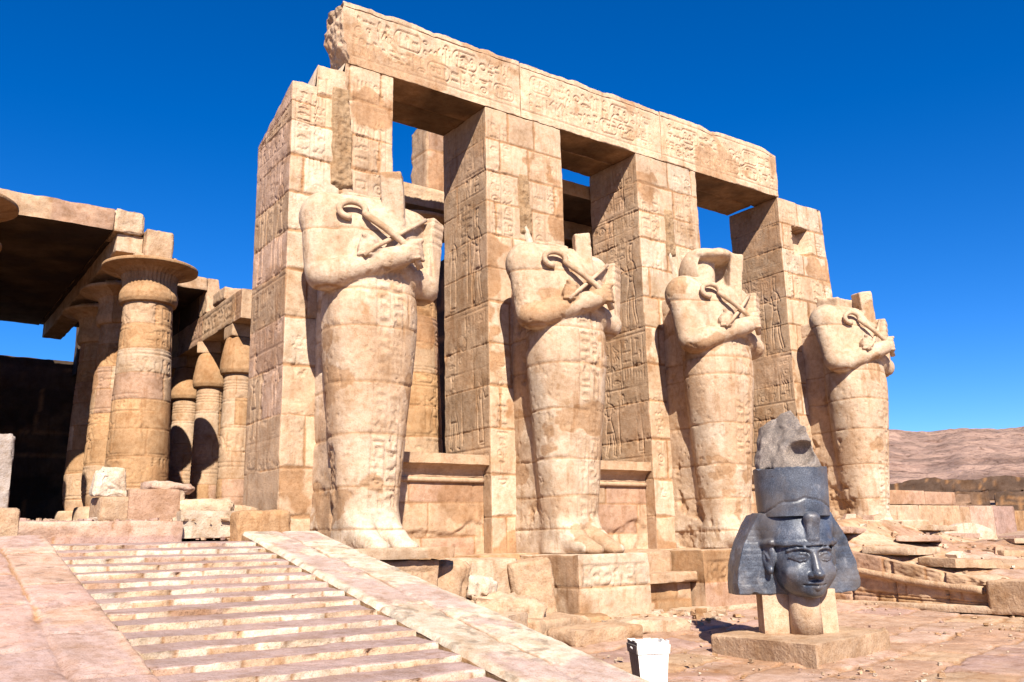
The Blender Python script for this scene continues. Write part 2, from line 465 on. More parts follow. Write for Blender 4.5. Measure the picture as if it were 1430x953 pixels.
def rock(name, c, size, rz=0., seed=1, rough=.06, chip=.12, tint=PALE, tilt=(0, 0), label=None, cat="stone block", res=.045, group=None, mat=None, parent=None, carve=None, taper=0.0):
    """a loose block standing on c (its base centre)"""
    sx, sy, sz = size
    def wp(V):
        if taper:
            k = 1 - taper * np.clip(V[:, 2:3] / sz, 0, 1)
            V = V.copy(); V[:, :2] *= k
        return V
    o = stone_box(name, (-sx / 2, -sy / 2, 0), (sx / 2, sy / 2, sz), res, seed=seed, chip=chip, rough=rough, tint=np.array(tint), mat=mat or M_ROUGH, carve=carve,
                  loc=c, rot=(tilt[0], tilt[1], rz), parent=parent, warp=wp)
    if label: tag(o, label, cat, group)
    return o

def lathe(prof, n=64, rib=None):
    """profile [(r, z)] turned round the z axis -> V, F, theta grid"""
    prof = np.array(prof, float); t = np.linspace(0, 2 * np.pi, n + 1)
    R, T = np.meshgrid(prof[:, 0], t, indexing='ij'); Z = np.meshgrid(prof[:, 1], t, indexing='ij')[0]
    return R, T, Z

def tube(pts, rad, n=10, caps=True):
    pts = np.array(pts, float); k = len(pts)
    rad = np.full(k, rad) if np.isscalar(rad) else np.array(rad, float)
    tg = np.gradient(pts, axis=0); tg /= np.linalg.norm(tg, axis=1)[:, None] + 1e-9
    ref = np.array([0, 0, 1.]) if abs(tg[0][2]) < .8 else np.array([1., 0, 0])
    V = []
    for i in range(k):
        a = np.cross(ref, tg[i]); a /= np.linalg.norm(a); b = np.cross(tg[i], a); ref = np.cross(a, tg[i]) * -1 if False else b
        th = np.linspace(0, 2 * np.pi, n, endpoint=False)
        V.append(pts[i] + rad[i] * (np.cos(th)[:, None] * a + np.sin(th)[:, None] * b))
        ref = b
    V = np.concatenate(V)
    F = []
    for i in range(k - 1):
        for j in range(n):
            F.append((i * n + j, i * n + (j + 1) % n, (i + 1) * n + (j + 1) % n, (i + 1) * n + j))
    if caps:
        V = np.concatenate([V, pts[:1], pts[-1:]]); a, b = k * n, k * n + 1
        for j in range(n):
            F.append((a, (j + 1) % n, j, a)) ; F.append((b, (k - 1) * n + j, (k - 1) * n + (j + 1) % n, b))
    return V, F

def tubes_obj(name, items, tint, mat=None, parent=None, n=10):
    VV, FF, off = [], [], 0
    for pts, r in items:
        V, F = tube(pts, r, n)
        quads = []
        for f in F:
            quads.append([x + off for x in f])
        VV.append(V); FF += quads; off += len(V)
    V = np.concatenate(VV)
    me = bpy.data.meshes.new(name)
    me.from_pydata(V.tolist(), [], [tuple(dict.fromkeys(f)) for f in FF])
    me.polygons.foreach_set("use_smooth", np.ones(len(me.polygons), bool))
    ca = me.color_attributes.new("Col", 'FLOAT_COLOR', 'POINT')
    c = np.ones((len(V), 4), np.float32); c[:, :3] = np.array(tint) * (1 + .12 * fbm(V * 4, 3, 3))[:, None]
    ca.data.foreach_set("color", c.ravel())
    me.materials.append(mat or M_STONE)
    o = bpy.data.objects.new(name, me); COL.objects.link(o)
    if parent is not None: o.parent = parent
    return o

# ------------------------------------------------------------------ sculpting: distance fields meshed by surface nets
class Field:
    def __init__(s, lo, hi, h):
        s.lo = np.array(lo, np.float32); s.h = h
        n = np.ceil((np.array(hi) - s.lo) / h).astype(int) + 1
        ax = [(s.lo[i] + h * np.arange(n[i])).astype(np.float32) for i in range(3)]
        s.X, s.Y, s.Z = ax[0][:, None, None], ax[1][None, :, None], ax[2][None, None, :]
        s.n = n; s.zax = ax[2]
        s.D = np.full(n, 9.0, np.float32)
    def ell(s, c, r, rz=0.0, rx=0.0, ry=0.0):
        x, y, z = s.X - c[0], s.Y - c[1], s.Z - c[2]
        if rz: a, b = math.cos(rz), math.sin(rz); x, y = a * x + b * y, -b * x + a * y
        if rx: a, b = math.cos(rx), math.sin(rx); y, z = a * y + b * z, -b * y + a * z
        if ry: a, b = math.cos(ry), math.sin(ry); x, z = a * x + b * z, -b * x + a * z
        k0 = np.sqrt((x / r[0]) ** 2 + (y / r[1]) ** 2 + (z / r[2]) ** 2)
        k1 = np.sqrt((x / r[0] ** 2) ** 2 + (y / r[1] ** 2) ** 2 + (z / r[2] ** 2) ** 2) + 1e-6
        return k0 * (k0 - 1) / k1
    def cap(s, a, b, ra, rb=None):
        rb = ra if rb is None else rb
        a = np.array(a, np.float32); b = np.array(b, np.float32); d = b - a
        t = np.clip(((s.X - a[0]) * d[0] + (s.Y - a[1]) * d[1] + (s.Z - a[2]) * d[2]) / (d @ d), 0, 1)
        return np.sqrt((s.X - a[0] - t * d[0]) ** 2 + (s.Y - a[1] - t * d[1]) ** 2 + (s.Z - a[2] - t * d[2]) ** 2) - (ra + (rb - ra) * t)
    def box(s, c, hf, r=.03, rz=0., rx=0., ry=0.):
        x, y, z = s.X - c[0], s.Y - c[1], s.Z - c[2]
        if rz: a, b = math.cos(rz), math.sin(rz); x, y = a * x + b * y, -b * x + a * y
        if rx: a, b = math.cos(rx), math.sin(rx); y, z = a * y + b * z, -b * y + a * z
        if ry: a, b = math.cos(ry), math.sin(ry); x, z = a * x + b * z, -b * x + a * z
        q = [np.abs(x) - hf[0] + r, np.abs(y) - hf[1] + r, np.abs(z) - hf[2] + r]
        o = np.sqrt(np.maximum(q[0], 0) ** 2 + np.maximum(q[1], 0) ** 2 + np.maximum(q[2], 0) ** 2)
        return o + np.minimum(np.maximum(np.maximum(q[0], q[1]), q[2]), 0) - r
    def plane(s, p, n):
        n = np.array(n, float); n /= np.linalg.norm(n)
        return (s.X - p[0]) * n[0] + (s.Y - p[1]) * n[1] + (s.Z - p[2]) * n[2]
    def add(s, d, k=.0):
        s.D = smin(s.D, d, k)
    def cut(s, d, k=.0):
        s.D = -smin(-s.D, d, k)
    def noise(s, sc, seed, octs=4):
        g = np.stack(np.broadcast_arrays(s.X, s.Y, s.Z), -1)
        return fbm(g * sc, seed, octs)
    def mesh(s):
        D = s.D; I = D < 0
        n = np.array(D.shape) - 1
        cs = [(i, j, k) for i in (0, 1) for j in (0, 1) for k in (0, 1)]
        sl = lambda c: tuple(slice(c[a], c[a] + n[a]) for a in range(3))
        cnt = sum(I[sl(c)].astype(np.int8) for c in cs)
        idx = np.argwhere((cnt > 0) & (cnt < 8))
        P = np.zeros((len(idx), 3), np.float64); K = np.zeros(len(idx))
        val = {c: D[idx[:, 0] + c[0], idx[:, 1] + c[1], idx[:, 2] + c[2]] for c in cs}
        for a in range(3):
            for c in cs:
                if c[a]: continue
                e = list(c); e[a] = 1; e = tuple(e)
                v0, v1 = val[c], val[e]; m = (v0 < 0) != (v1 < 0)
                t = np.where(m, v0 / np.where(m, v0 - v1, 1), 0)
                q = np.array(c, float)[None].repeat(len(idx), 0); q[:, a] = t
                P += q * m[:, None]; K += m
        V = (P / K[:, None] + idx) * s.h + s.lo
        G = np.full(n, -1, np.int32); G[idx[:, 0], idx[:, 1], idx[:, 2]] = np.arange(len(idx))
        FF = []
        for a in range(3):
            b, c = (a + 1) % 3, (a + 2) % 3
            s0 = [slice(None)] * 3; s1 = [slice(None)] * 3; s0[a] = slice(0, -1); s1[a] = slice(1, None)
            X = I[tuple(s0)] != I[tuple(s1)]
            q = np.argwhere(X)
            q = q[(q[:, b] > 0) & (q[:, c] > 0) & (q[:, b] < n[b]) & (q[:, c] < n[c])]
            ins = I[q[:, 0], q[:, 1], q[:, 2]]
            def g(db, dc):
                r = q.copy(); r[:, b] += db; r[:, c] += dc
                return G[r[:, 0], r[:, 1], r[:, 2]]
            F = np.stack([g(-1, -1), g(0, -1), g(0, 0), g(-1, 0)], -1)
            F[~ins] = F[~ins][:, ::-1]
            FF.append(F)
        F = np.concatenate(FF); F = F[(F >= 0).all(1)]
        return V.astype(np.float32), F
    def normals(s, V):
        g = np.gradient(s.D)
        i = np.clip(((V - s.lo) / s.h).round().astype(int), 0, np.array(s.D.shape) - 1)
        N = np.stack([q[i[:, 0], i[:, 1], i[:, 2]] for q in g], -1)
        return N / (np.linalg.norm(N, axis=1)[:, None] + 1e-9)

def smin(a, b, k):
    if k <= 0: return np.minimum(a, b)
    h = np.clip(.5 + .5 * (b - a) / k, 0, 1)
    return b + (a - b) * h - k * h * (1 - h)
# ------------------------------------------------------------------ the ground
def terrain(r, az, x, y):
    """height of the desert floor around the temple"""
    t = np.interp(r, [0, 26, 34, 50, 66, 80, 110, 260, 420, 6000], [-.12, -.12, .5, 2.0, 3.6, 4.9, 6.0, 10, 16, 16])
    return t
def build_desert():
    az = np.radians(np.linspace(-180, 180, 361)); rr = np.concatenate([[.01], np.geomspace(1.5, 5200, 120)])
    R, A = np.meshgrid(rr, az, indexing='ij')
    X, Y = R * np.sin(A), R * np.cos(A)
    Z = terrain(R, A, X, Y)
    P = np.stack([X, Y, Z * 0], -1)
    amp = np.interp(R, [0, 28, 60, 200, 5000], [0.0, .0, .25, .8, 3])
    Z = Z + amp * fbm(P * .09, 5, 4)
    V = np.stack([X, Y, Z], -1).reshape(-1, 3)
    col = np.array([0.301, 0.214, 0.163]) * (1 + .22 * fbm(V * .15, 6, 4))[:, None]
    o = mesh_obj("desert_ground", V, gridfaces(len(rr), len(az))[:, ::-1], col, M_HILL)
    struct(tag(o, "sandy desert ground running out to the foot of the rocky hill", "ground"))
build_desert()

def build_hill():
    az = np.radians(np.linspace(22, 112, 420)); rr = np.linspace(230, 1500, 230)
    R, A = np.meshgrid(rr, az, indexing='ij')
    X, Y = R * np.sin(A), R * np.cos(A)
    P = np.stack([X, Y, 0 * X], -1)
    f = fbm(P * .0042, 31, 6, .52); g = 1 - np.abs(fbm(P * .011, 41, 5, .55)) * 2.2
    lines = fbm(np.stack([A * 60, R * .004, 0 * A], -1), 51, 4)
    ridge = 75 + 7 * np.sin(A * 7.0 + .6) + 5 * fbm(np.stack([A * 22, 0 * A, 0 * A], -1), 9, 4)
    prof = np.interp(R, [230, 300, 420, 620, 830, 920, 1150, 1500], [-.05, .06, .20, .55, .92, 1.0, .9, .6])
    Z = 6 + ridge * prof + (9 * f + 6 * g * .6 + 1.2 * lines) * np.interp(R, [230, 330, 700, 1500], [.0, .5, 1, 1.6])
    Z = Z + 0.45 * np.sin(Z * .55 + 3 * f) + 3.2 * np.abs(fbm(P * .05, 61, 5)) * np.interp(R, [230, 330, 1500], [0.1, 1, 1])
    V = np.stack([X, Y, Z], -1).reshape(-1, 3)
    col = np.array([.315, .205, .158]) * (1 + .25 * fbm(V * .02, 62, 5) + .12 * fbm(V * .11, 63, 3))[:, None]
    sh = sstep(.06, .22, fbm(V * .06, 64, 5) + .18 * fbm(V * .012, 65, 3))[:, None]
    col = col * (1 - .45 * sh) + np.array([0.096, 0.064, 0.0544]) * .45 * sh
    o = mesh_obj("rocky_hill", V, gridfaces(len(rr), len(az))[:, ::-1], np.clip(col, .02, .9), M_HILLROCK)
    struct(tag(o, "bare pinkish rocky hill beyond the ruins", "hill"))
build_hill()

def build_court():
    x0, x1, y0, y1, res = -3.0, 19.3, 1.2, 16.6, .05
    cv = Carve(x1 - x0, y1 - y0, res)
    a = math.radians(14)
    U, V = cv.U + x0, cv.V + y0
    u, v = U * math.cos(a) + V * math.sin(a), -U * math.sin(a) + V * math.cos(a)
    wob = .16 * n2(U, V, .9, 71, 4)
    H, col, keep = masonry(u + wob, v + .16 * n2(U, V, .8, 72, 4), list(np.arange(-12, 24, .92)), 77, (.8, 2.1), wob=.09, joint=.032, pal=[(DUST, 4), (PINK, 2), (PALE, 2), (ROSE, 2)], mortar=.55)
    sand = sstep(.04, .30, n2(U, V, .55, 73, 5))
    H = H * 2.0 * (1 - .7 * sand) + .030 * n2(U, V, 1.2, 74, 4) + .007 * n2(U, V, 9, 75, 3)
    col = col * (1 - .6 * sand[..., None]) + np.array([0.358, 0.24, 0.166]) * (1 + .2 * n2(U, V, 5, 76, 4))[..., None] * .6 * sand[..., None]
    Z = -.06 + H + .22 * sstep(9, 15, V) + .06 * sstep(9.0, 6.5, U)
    P = np.stack([U, V, Z], -1).reshape(-1, 3)
    o = mesh_obj("court_pavement", P, gridfaces(cv.nv, cv.nu), np.clip(col, .02, .9).reshape(-1, 3), M_PAVE)
    struct(tag(o, "worn sandy stone paving of the court round the dark head", "pavement"))
build_court()

# ------------------------------------------------------------------ stairs and ramps
YT, ZT, SL = 13.6, 1.72, 0.2
ang = math.atan(SL)
RPAL = [(ROSE * 1.1, 3), (DUST, 3), (DUST * 1.08, 2)]
def build_stairs():
    root = empty("staircase", (3.415, 9.3, 0))
    tag(root, "wide flight of shallow pale stone steps between two smooth sloping ramps", "stairs")
    xa, xb = 2.06, 4.775
    for k in range(20):
        y1 = YT - .43 * k; z1 = ZT - .086 * k
        if z1 < .05: break
        def wp(V, k=k):
            V = V.copy()
            q = fbm(np.stack([V[:, 0] * 2.5, V[:, 1] * .5, 0 * V[:, 0] + k], -1), 200 + k, 4)
            front = sstep(.20, .0, V[:, 1] - (YT - .43 * k - .45))
            V[:, 1] += front * (.010 * q + .010 * fbm(V * 14, 3, 2)); V[:, 2] -= .022 * sstep(.5, .0, V[:, 1] - (YT - .43 * k - .45)) + .015 * front * np.clip(fbm(V * 3.3, 210 + k, 3) + .1, 0, 1)
            return V
        lo = (xa + .004 * (k % 2), y1 - .45, z1 - .34); hi = (xb - .003 * (k % 2), y1 + .02, z1)
        stone_box("step", lo, hi, .028, faces=('-y', '+z', '-x'), seed=300 + k, courses=[z1 - .4, z1 + .01], chip=.045, rough=.014, bw=(.28, .62), joint=.013, mortar=.25,
                  pal=[(WHITE, 5), (CREAM, 4), (PALE, 1), (DUST, 1)], parent=root, warp=wp, mat=M_ROUGH,
                  rot=None, loc=(-3.415, -9.3, 0))
    # treads are rosy: repaint the stone tint of the flat faces only
    for o in root.children:
        me = o.data
        n = np.zeros(len(me.vertices) * 3, np.float32); me.vertices.foreach_get("normal", n); n = n.reshape(-1, 3)
        ca = me.color_attributes["Col"]; c = np.zeros(len(n) * 4, np.float32); ca.data.foreach_get("color", c); c = c.reshape(-1, 4)
        v = np.zeros(len(n) * 3, np.float32); me.vertices.foreach_get("co", v); v = v.reshape(-1, 3)
        f = sstep(.6, .9, n[:, 2])[:, None]
        t = np.array([0.301, 0.214, 0.192]) * (1 + .22 * fbm(v * 2.2, 9, 4))[:, None]
        c[:, :3] = c[:, :3] * (1 - f) + t * f
        ca.data.foreach_set("color", c.ravel())
build_stairs()

def slope_slab(name, xa, xb, ya, yb, zoff, label, cat, seed, pal, bw, nrow, res=.04, joint=.01, thick=.5):
    """slab lying on the slope of the stairs, from (ya) up to (yb)"""
    ln = (yb - ya) / math.cos(ang)
    z0 = ZT - SL * (YT - ya) + zoff
    c, s = math.cos(ang), math.sin(ang)
    cvh = {}
    W = xb - xa
    cv = Carve(W, ln, res)
    H, col, keep = masonry(cv.V, cv.U, list(np.linspace(0, W, nrow + 1)), seed, bw, wob=.03, joint=joint, pal=pal, mortar=.12)
    rose = (sstep(-.05, .14, n2(cv.U, cv.V, 1.0, seed + 40, 5) + .25 * n2(cv.U, cv.V, 9, seed + 45, 4)) * sstep(.04, .16, np.minimum(cv.U, W - cv.U) + .05 * n2(cv.U, cv.V, 3, seed + 46)))[..., None]
    spots = sstep(.30, .42, n2(cv.U, cv.V, 7, seed + 47, 4))[..., None]
    col = col * (1 - .35 * spots)
    col = col * (1 - .75 * rose) + np.array([0.33, 0.235, 0.212]) * .75 * rose * (1 + .2 * n2(cv.U, cv.V, 7, seed + 3))[..., None]
    e = np.minimum(np.minimum(cv.U, W - cv.U), 1)
    edge = -.05 * np.clip(1 - e / (.05 + .05 * np.clip(n2(cv.U, cv.V, 3, seed + 41), -.5, 1)), 0, 1) ** 2
    top = np.stack([cv.U, cv.V, H * 1.0 + edge + .006 * n2(cv.U, cv.V, 10, seed + 42)], -1)
    V = [top.reshape(-1, 3)]; F = [gridfaces(cv.nv, cv.nu)]; CC = [np.clip(col, .02, .9).reshape(-1, 3)]; off = cv.nu * cv.nv
    for col_i, sgn in ((0, 1), (cv.nu - 1, -1)):
        edge_p = top[:, col_i]
        rows = [edge_p]
        for d in np.linspace(.06, thick, 8):
            q = edge_p.copy(); q[:, 2] = -d; q[:, 0] += sgn * .02 * n2(q[:, 1], q[:, 2], 4, seed + 44); rows.append(q)
        G = np.stack(rows, 0)
        V.append(G.reshape(-1, 3)); F.append(gridfaces(G.shape[0], G.shape[1], off, flip=(sgn < 0)))
        off += G.shape[0] * G.shape[1]
        CC.append((np.array(OCHRE) * (1 + .25 * fbm(G.reshape(-1, 3) * 3, 5, 3))[:, None]))
    V = np.concatenate(V); F = np.concatenate(F)
    o = mesh_obj(name, V, F, np.concatenate(CC), M_PAVE, None, True, (xa, ya, z0), (ang, 0, 0))
    tag(o, label, cat); return o
slope_slab("ramp", 4.79, 6.02, 4.6, YT + .25, .085, "smooth pale sloping ramp beside the steps, below the front headless statue", "ramp", 91, [(WHITE, 3), (WHITE * .95, 3), (DUST * 1.05, 2)], (1.6, 3.6), 2, .024, joint=.016)
slope_slab("ramp", .82, 2.05, 4.0, YT + .05, .10, "narrow row of pinkish ramp slabs bordering the left side of the steps", "ramp", 92, RPAL, (.7, 1.6), 2, .024, joint=.017)
slope_slab("ramp", -7.0, .81, 3.6, YT + .05, .085, "broad worn pinkish sloping pavement outside the narrow slab row at the left", "ramp", 93, [(ROSE * 1.12, 4), (DUST, 2)], (1.0, 2.6), 7, .03, joint=.02)

# terrace on top of the steps
def flat_floor(name, x0, x1, y0, y1, z, seed, label, res=.12, pal=None):
    cv = Carve(x1 - x0, y1 - y0, res)
    H, col, k = masonry(cv.U, cv.V, list(np.arange(-.1, y1 - y0 + 1, .95)), seed, (.8, 1.7), pal=pal or [(DUST, 3), (PALE, 2), (ROSE, 2)])
    P = np.stack([cv.U + x0, cv.V + y0, z + H], -1).reshape(-1, 3)
    o = mesh_obj(name, P, gridfaces(cv.nv, cv.nu), col.reshape(-1, 3), M_PAVE)
    struct(tag(o, label, "floor"))
flat_floor("terrace_floor", -7, 6.1, YT - .02, 16.0, ZT - .012, 95, "stone floor of the lower terrace at the head of the steps")
flat_floor("portico_floor", 6.1, 30, 17.3, 46, 2.05, 98, "stone floor behind the row of pillars", .25, [(OCHRE * .55, 2), (PINK * .5, 1)])  # this floor and the hall's are darkened to dim bounced light
flat_floor("hall_floor", -9, 6.09, 15.95, 46, 2.05, 96, "stone floor running from the statues back into the columned hall", .25, [(OCHRE * .55, 2), (PINK * .5, 1)])
def wavy(V):
    V = V.copy(); V[:, 1] += .05 * fbm(np.stack([V[:, 0] * .8, V[:, 2] * 5, 0 * V[:, 0]], -1), 8, 3); return V
o = stone_box("terrace_riser", (-7, 14.75, 1.6), (4.15, 16.2, 2.055), .04, faces=('-y', '+z'), seed=97, courses=[1.5, 1.83, 2.1], chip=.04, rough=.03, pal=[(ROSE, 4), (DUST, 2)], bw=(1.6, 3.4), warp=wavy, mat=M_PAVE, joint=.008, mortar=.1)
tag(o, "long low pinkish stone step across the terrace above the stairs", "step")

# ------------------------------------------------------------------ osiride pillars
ZB = 11.64
COURSES = [1.2, 2.15, 3.05, 4.05, 5.0, 5.95, 6.9, 7.7, 8.5, 9.3, 10.05, 10.85, 11.7]
FPAL = [(WHITE * .5 + CREAM * .5, 3), (CREAM, 6), (PALE * .5 + CREAM * .5, 3)]
def side_carve(seed, figs=True):
    rnd = random.Random(seed)
    def f(cv):
        W, Hh = cv.w, cv.h
        def z(v): return v - 1.2
        wd, dp = .032, .017
        m = .12; n = 4
        cw = (W - 2 * m) / n
        for k in range(n): cv.column(rnd, m + k * cw, cw * .94, z(10.25), z(11.45), wd * .8, dp)
        cv.row(rnd, m, W - m, z(9.62), .48, wd * .8, dp)
        for k in range(3): cv.column(rnd, m + .15 + k * .36, .33, z(8.75), z(9.45), wd * .75, dp * .8)
        if figs:
            cv.glyph(GODDESS, m, z(6.95), .95, 2.15, wd, dp * 1.15, False); cv.glyph(KING, W - m - 1.0, z(6.95), 1.0, 2.25, wd, dp * 1.15, True)
            cv.column(rnd, W * .44, .22, z(7.9), z(9.3), wd * .7, dp * .8)
        cv.poly(L((.05, z(6.78)), (W - .05, z(6.78))), wd, dp)
        for k in range(n): cv.column(rnd, m + k * cw, cw * .94, z(5.5), z(6.7), wd * .8, dp)
        cv.poly(L((.05, z(5.42)), (W - .05, z(5.42))), wd, dp)
        if figs:
            cv.glyph(KING, m - .05, z(3.7), .95, 1.75, wd, dp * 1.15, False); cv.glyph(GODDESS, W - m - .8, z(3.7), .8, 1.7, wd, dp * 1.15, True)
            cv.column(rnd, W * .44, .2, z(4.6), z(5.3), wd * .7, dp * .8)
        cv.poly(L((.05, z(3.62)), (W - .05, z(3.62))), wd, dp)
        cv.row(rnd, m, W - m, z(3.1), .38, wd * .8, dp * .8)
        cv.keep = .25 + .75 * sstep(-.28, .05, n2(cv.U, cv.V, .8, seed + 5, 4))
    return f
def front_carve(seed, strip=None, niche=None):
    rnd = random.Random(seed)
    def f(cv):
        W = cv.w
        z = lambda v: v - 1.2
        wd, dp = .030, .025
        for (a, b) in ((.10, .32), (.45, .3)):
            cv.column(rnd, a, b, z(8.3), z(11.3), wd, dp)
        for a in (W - .52, W - .92):
            cv.column(rnd, a, .36, z(8.0), z(11.35), wd, dp)
        cv.column(rnd, .14, .34, z(2.6), z(5.6), wd, dp, False)
        for q in (3.4, 4.3, 6.2, 7.1): cv.row(rnd, W - .55, W - .06, z(q), .4, wd, dp)
        cv.keep = .2 + .8 * sstep(-.25, .08, n2(cv.U, cv.V, .9, seed + 6, 4))
        if niche:
            a, b, c, d, dep = niche
            inside = (cv.U > a) & (cv.U < b) & (cv.V > z(c)) & (cv.V < z(d) + .05 * n2(cv.U, cv.V, 3, 4))
            cv.H = np.where(inside, -dep / np.maximum(cv.keep, .05), cv.H)
            cv.keep = np.where(inside, 1.0, cv.keep); cv.H = np.where(inside, -dep, cv.H)
    return f
def remnant(P, c, w, z0, z1, seed, tint=(.27, .18, .105), lean=0.0):
    """broken stump of the statue's tall crown, still stuck to the pillar's face"""
    cx, y = c
    cv = Carve(w, z1 - z0, .02)
    t = cv.V / cv.h
    half = w / 2 * (1 - .25 * t)
    inx = 1 - sstep(.75, 1.0, np.abs(cv.U - w / 2) / half + .25 * n2(cv.U, cv.V, 3.3, seed, 3))
    ends = sstep(0, .12, cv.V + .06 * n2(cv.U, cv.V, 5, seed + 1)) * (1 - sstep(cv.h - .1, cv.h, cv.V))
    H = (.10 + .05 * n2(cv.U, cv.V, 4, seed + 2, 4) + .025 * n2(cv.U, cv.V, 16, seed + 3)) * inx * ends - .03
    V = np.stack([cx - w / 2 + cv.U + lean * t, y - H, z0 + cv.V], -1).reshape(-1, 3)
    col = np.array(tint) * (1 + .3 * n2(cv.U, cv.V, 9, seed + 4, 4))[..., None]
    return mesh_obj("crown_remnant", V, gridfaces(cv.nv, cv.nu), np.clip(col, .02, .9).reshape(-1, 3), M_ROUGH, P)
PX = [(6.17, 8.47), (10.89, 13.155), (15.70, 17.98), (21.54, 23.65)]
PL = ["front pillar with stepped broken top, behind the largest headless statue", "second pillar in the row, behind the statue above the inscribed block",
      "third pillar in the row, behind the statue with a remnant of its head", "far pillar with a square niche cut near its top"]
def top1(V):
    V = V.copy(); z = V[:, 2]
    x, y = V[:, 0], V[:, 1]
    st = np.where(x < 6.70, 10.90, np.where(x < 7.32, 11.42, 11.64)) - np.where(x < 6.9, .40 * np.clip(y - 16, 0, 2), 0) + .03 * fbm(V * 5, 2, 3)
    z1 = 10.0
    k = np.clip((z - z1) / (ZB - z1), 0, 1)
    V[:, 2] = np.where(z > z1, z1 + k * (np.minimum(st, ZB) - z1), z)
    # ragged back edge on the side
    return V
def bat4(V):
    V = V.copy(); k = sstep(21.6, 23.65, V[:, 0]); V[:, 0] += k * (ZB - V[:, 2]) * .075; return V
PIL = []
for i, (a, b) in enumerate(PX):
    root = empty("osiride_pillar", ((a + b) / 2, 16.95, 1.2))
    tag(root, PL[i], "pillar", "square pillars along the temple front")
    nich = (.55, 1.32, 9.95, 10.85, .42) if i == 3 else None
    sp = [(PALE, 4), (PALE * .94, 3), (PINK * .3 + PALE * .75, 2)] if i else [(PALE * .55 + ROSE * .5, 4), (PALE * .95, 3)]
    # front and sides are separate panels of one shaft so that each gets its own stones
    o = stone_box("shaft", (a, 16, 1.2), (b, 17.9, ZB - .003), .02, faces=('-y', '-x', '+x', '+z', '+y'), seed=20 + i, courses=COURSES, chip=.035, bw=(.6, 1.6), pal=FPAL, mortar=.75, joint=.027,
                  carve={'-x': side_carve(400 + i), '-y': front_carve(500 + i, niche=nich), '+x': side_carve(450 + i, False)}, coarse=('+y', '+x', '+z'),
                  warp=(top1 if i == 0 else bat4 if i == 3 else None), fo={'-x': dict(pal=sp, bw=(1.3, 3.2), joint=.010, mortar=.35), '+x': dict(pal=sp)}, parent=root, loc=(-(a + b) / 2, -16.95, -1.2))
    if i < 3:
        zz = [(8.75, 11.05), (8.6, 10.2), (8.9, 10.3)][i]
        r = remnant(root, ((a + b) / 2 - .02, 16.0), [.52, .36, .34][i], zz[0], zz[1], 600 + i, lean=-[.06, .05, .05][i])
        r.location = (-(a + b) / 2, -16.95, -1.2)
        # pale sliver of the broken headdress running down to the shoulder
        if i:
            t = np.linspace(0, 1, 40)[:, None]; q = np.linspace(-1, 1, 9)[None, :]
            xx = (a + b) / 2 - .16 + .40 * t + q * (.015 + .15 * t); hh = (.03 + .13 * t) * np.sqrt(np.clip(1 - q ** 4, 0, 1))
            V = np.stack([xx, 15.998 - hh + 0 * q, 9.15 - 1.25 * t + 0 * q], -1).reshape(-1, 3); V = V + .02 * np.stack([fbm(V * 6, k, 3) for k in (1, 2, 3)], -1)
            mesh_obj("headdress_sliver", V, gridfaces(40, 9)[:, ::-1], WHITE * (1 + .1 * fbm(V * 4, 4, 3))[:, None], M_STONE, root, True, (-(a + b) / 2, -16.95, -1.2))

# ------------------------------------------------------------------ architraves
def arch_carve(seed, x0=.2, x1=None):
    rnd = random.Random(seed)
    def f(cv):
        h = cv.h
        cv.poly(L((.05, h - .16), (cv.w - .05, h - .16)), .03, .022)
        cv.poly(L((.05, .2), (cv.w - .05, .2)), .03, .02)
        cv.row(rnd, x0, cv.w - .1, .30, .40, .030, .034, False); cv.row(rnd, x0 + .1, cv.w - .1, .76, .46, .030, .034, False)
        for x in np.arange(x0 + .6, cv.w - .8, 1.9): cv.glyph(rnd.choice(GL), x + rnd.uniform(-.2, .2), .28, .62, .95, .036, .042)
        cv.keep = .6 + .4 * sstep(-.3, .05, n2(cv.U, cv.V, .9, seed + 5, 4))
    return f
AX = [(7.22, 11.92), (11.935, 16.68), (16.695, 21.62)]
AL = ["left architrave beam with broken end, over the first opening", "middle architrave beam carved with picture writing, over the second opening", "right architrave beam carved with an oval name ring, over the widest opening"]
APAL = [(CREAM, 4), (PALE, 4), (PINK, 2)]
for i, (a, b) in enumerate(AX):
    def wp(V, i=i, a=a, b=b):
        V = V.copy()
        top = V[:, 2] > 13.0
        V[:, 2] -= np.where(top, .10 * np.clip(fbm(V * np.array([1.6, .6, 0]), 8 + i, 4) + .15, 0, 1), 0)
        if i == 0:
            k = sstep(a + .7, a, V[:, 0]); V[:, 0] += k * (.22 * fbm(V * 2.4, 77, 4) + .16 * sstep(12.8, 11.7, V[:, 2]))
            V[:, 1] -= .0
        if i == 2:
            k = sstep(b - .6, b, V[:, 0]); V[:, 2] -= k * .12 * sstep(12.8, 13.1, V[:, 2]); V[:, 0] += k * .05 * fbm(V * 4, 5, 3)
        return V
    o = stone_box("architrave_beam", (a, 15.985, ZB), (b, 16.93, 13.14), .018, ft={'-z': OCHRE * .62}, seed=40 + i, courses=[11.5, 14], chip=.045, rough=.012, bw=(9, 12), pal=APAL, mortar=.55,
                  carve={'-y': arch_carve(700 + i)}, coarse=('+y', '+x', '+z', '-z'), warp=wp)
    tag(o, AL[i], "stone beam", "carved beams along the top of the temple front")
BX = [(8.2, 11.9), (11.915, 16.66), (16.675, 21.5)]
BL = ["plain rear beam behind the left architrave, seen only from below", "plain rear beam behind the middle architrave, seen only from below", "plain rear beam behind the right architrave, seen only from below"]
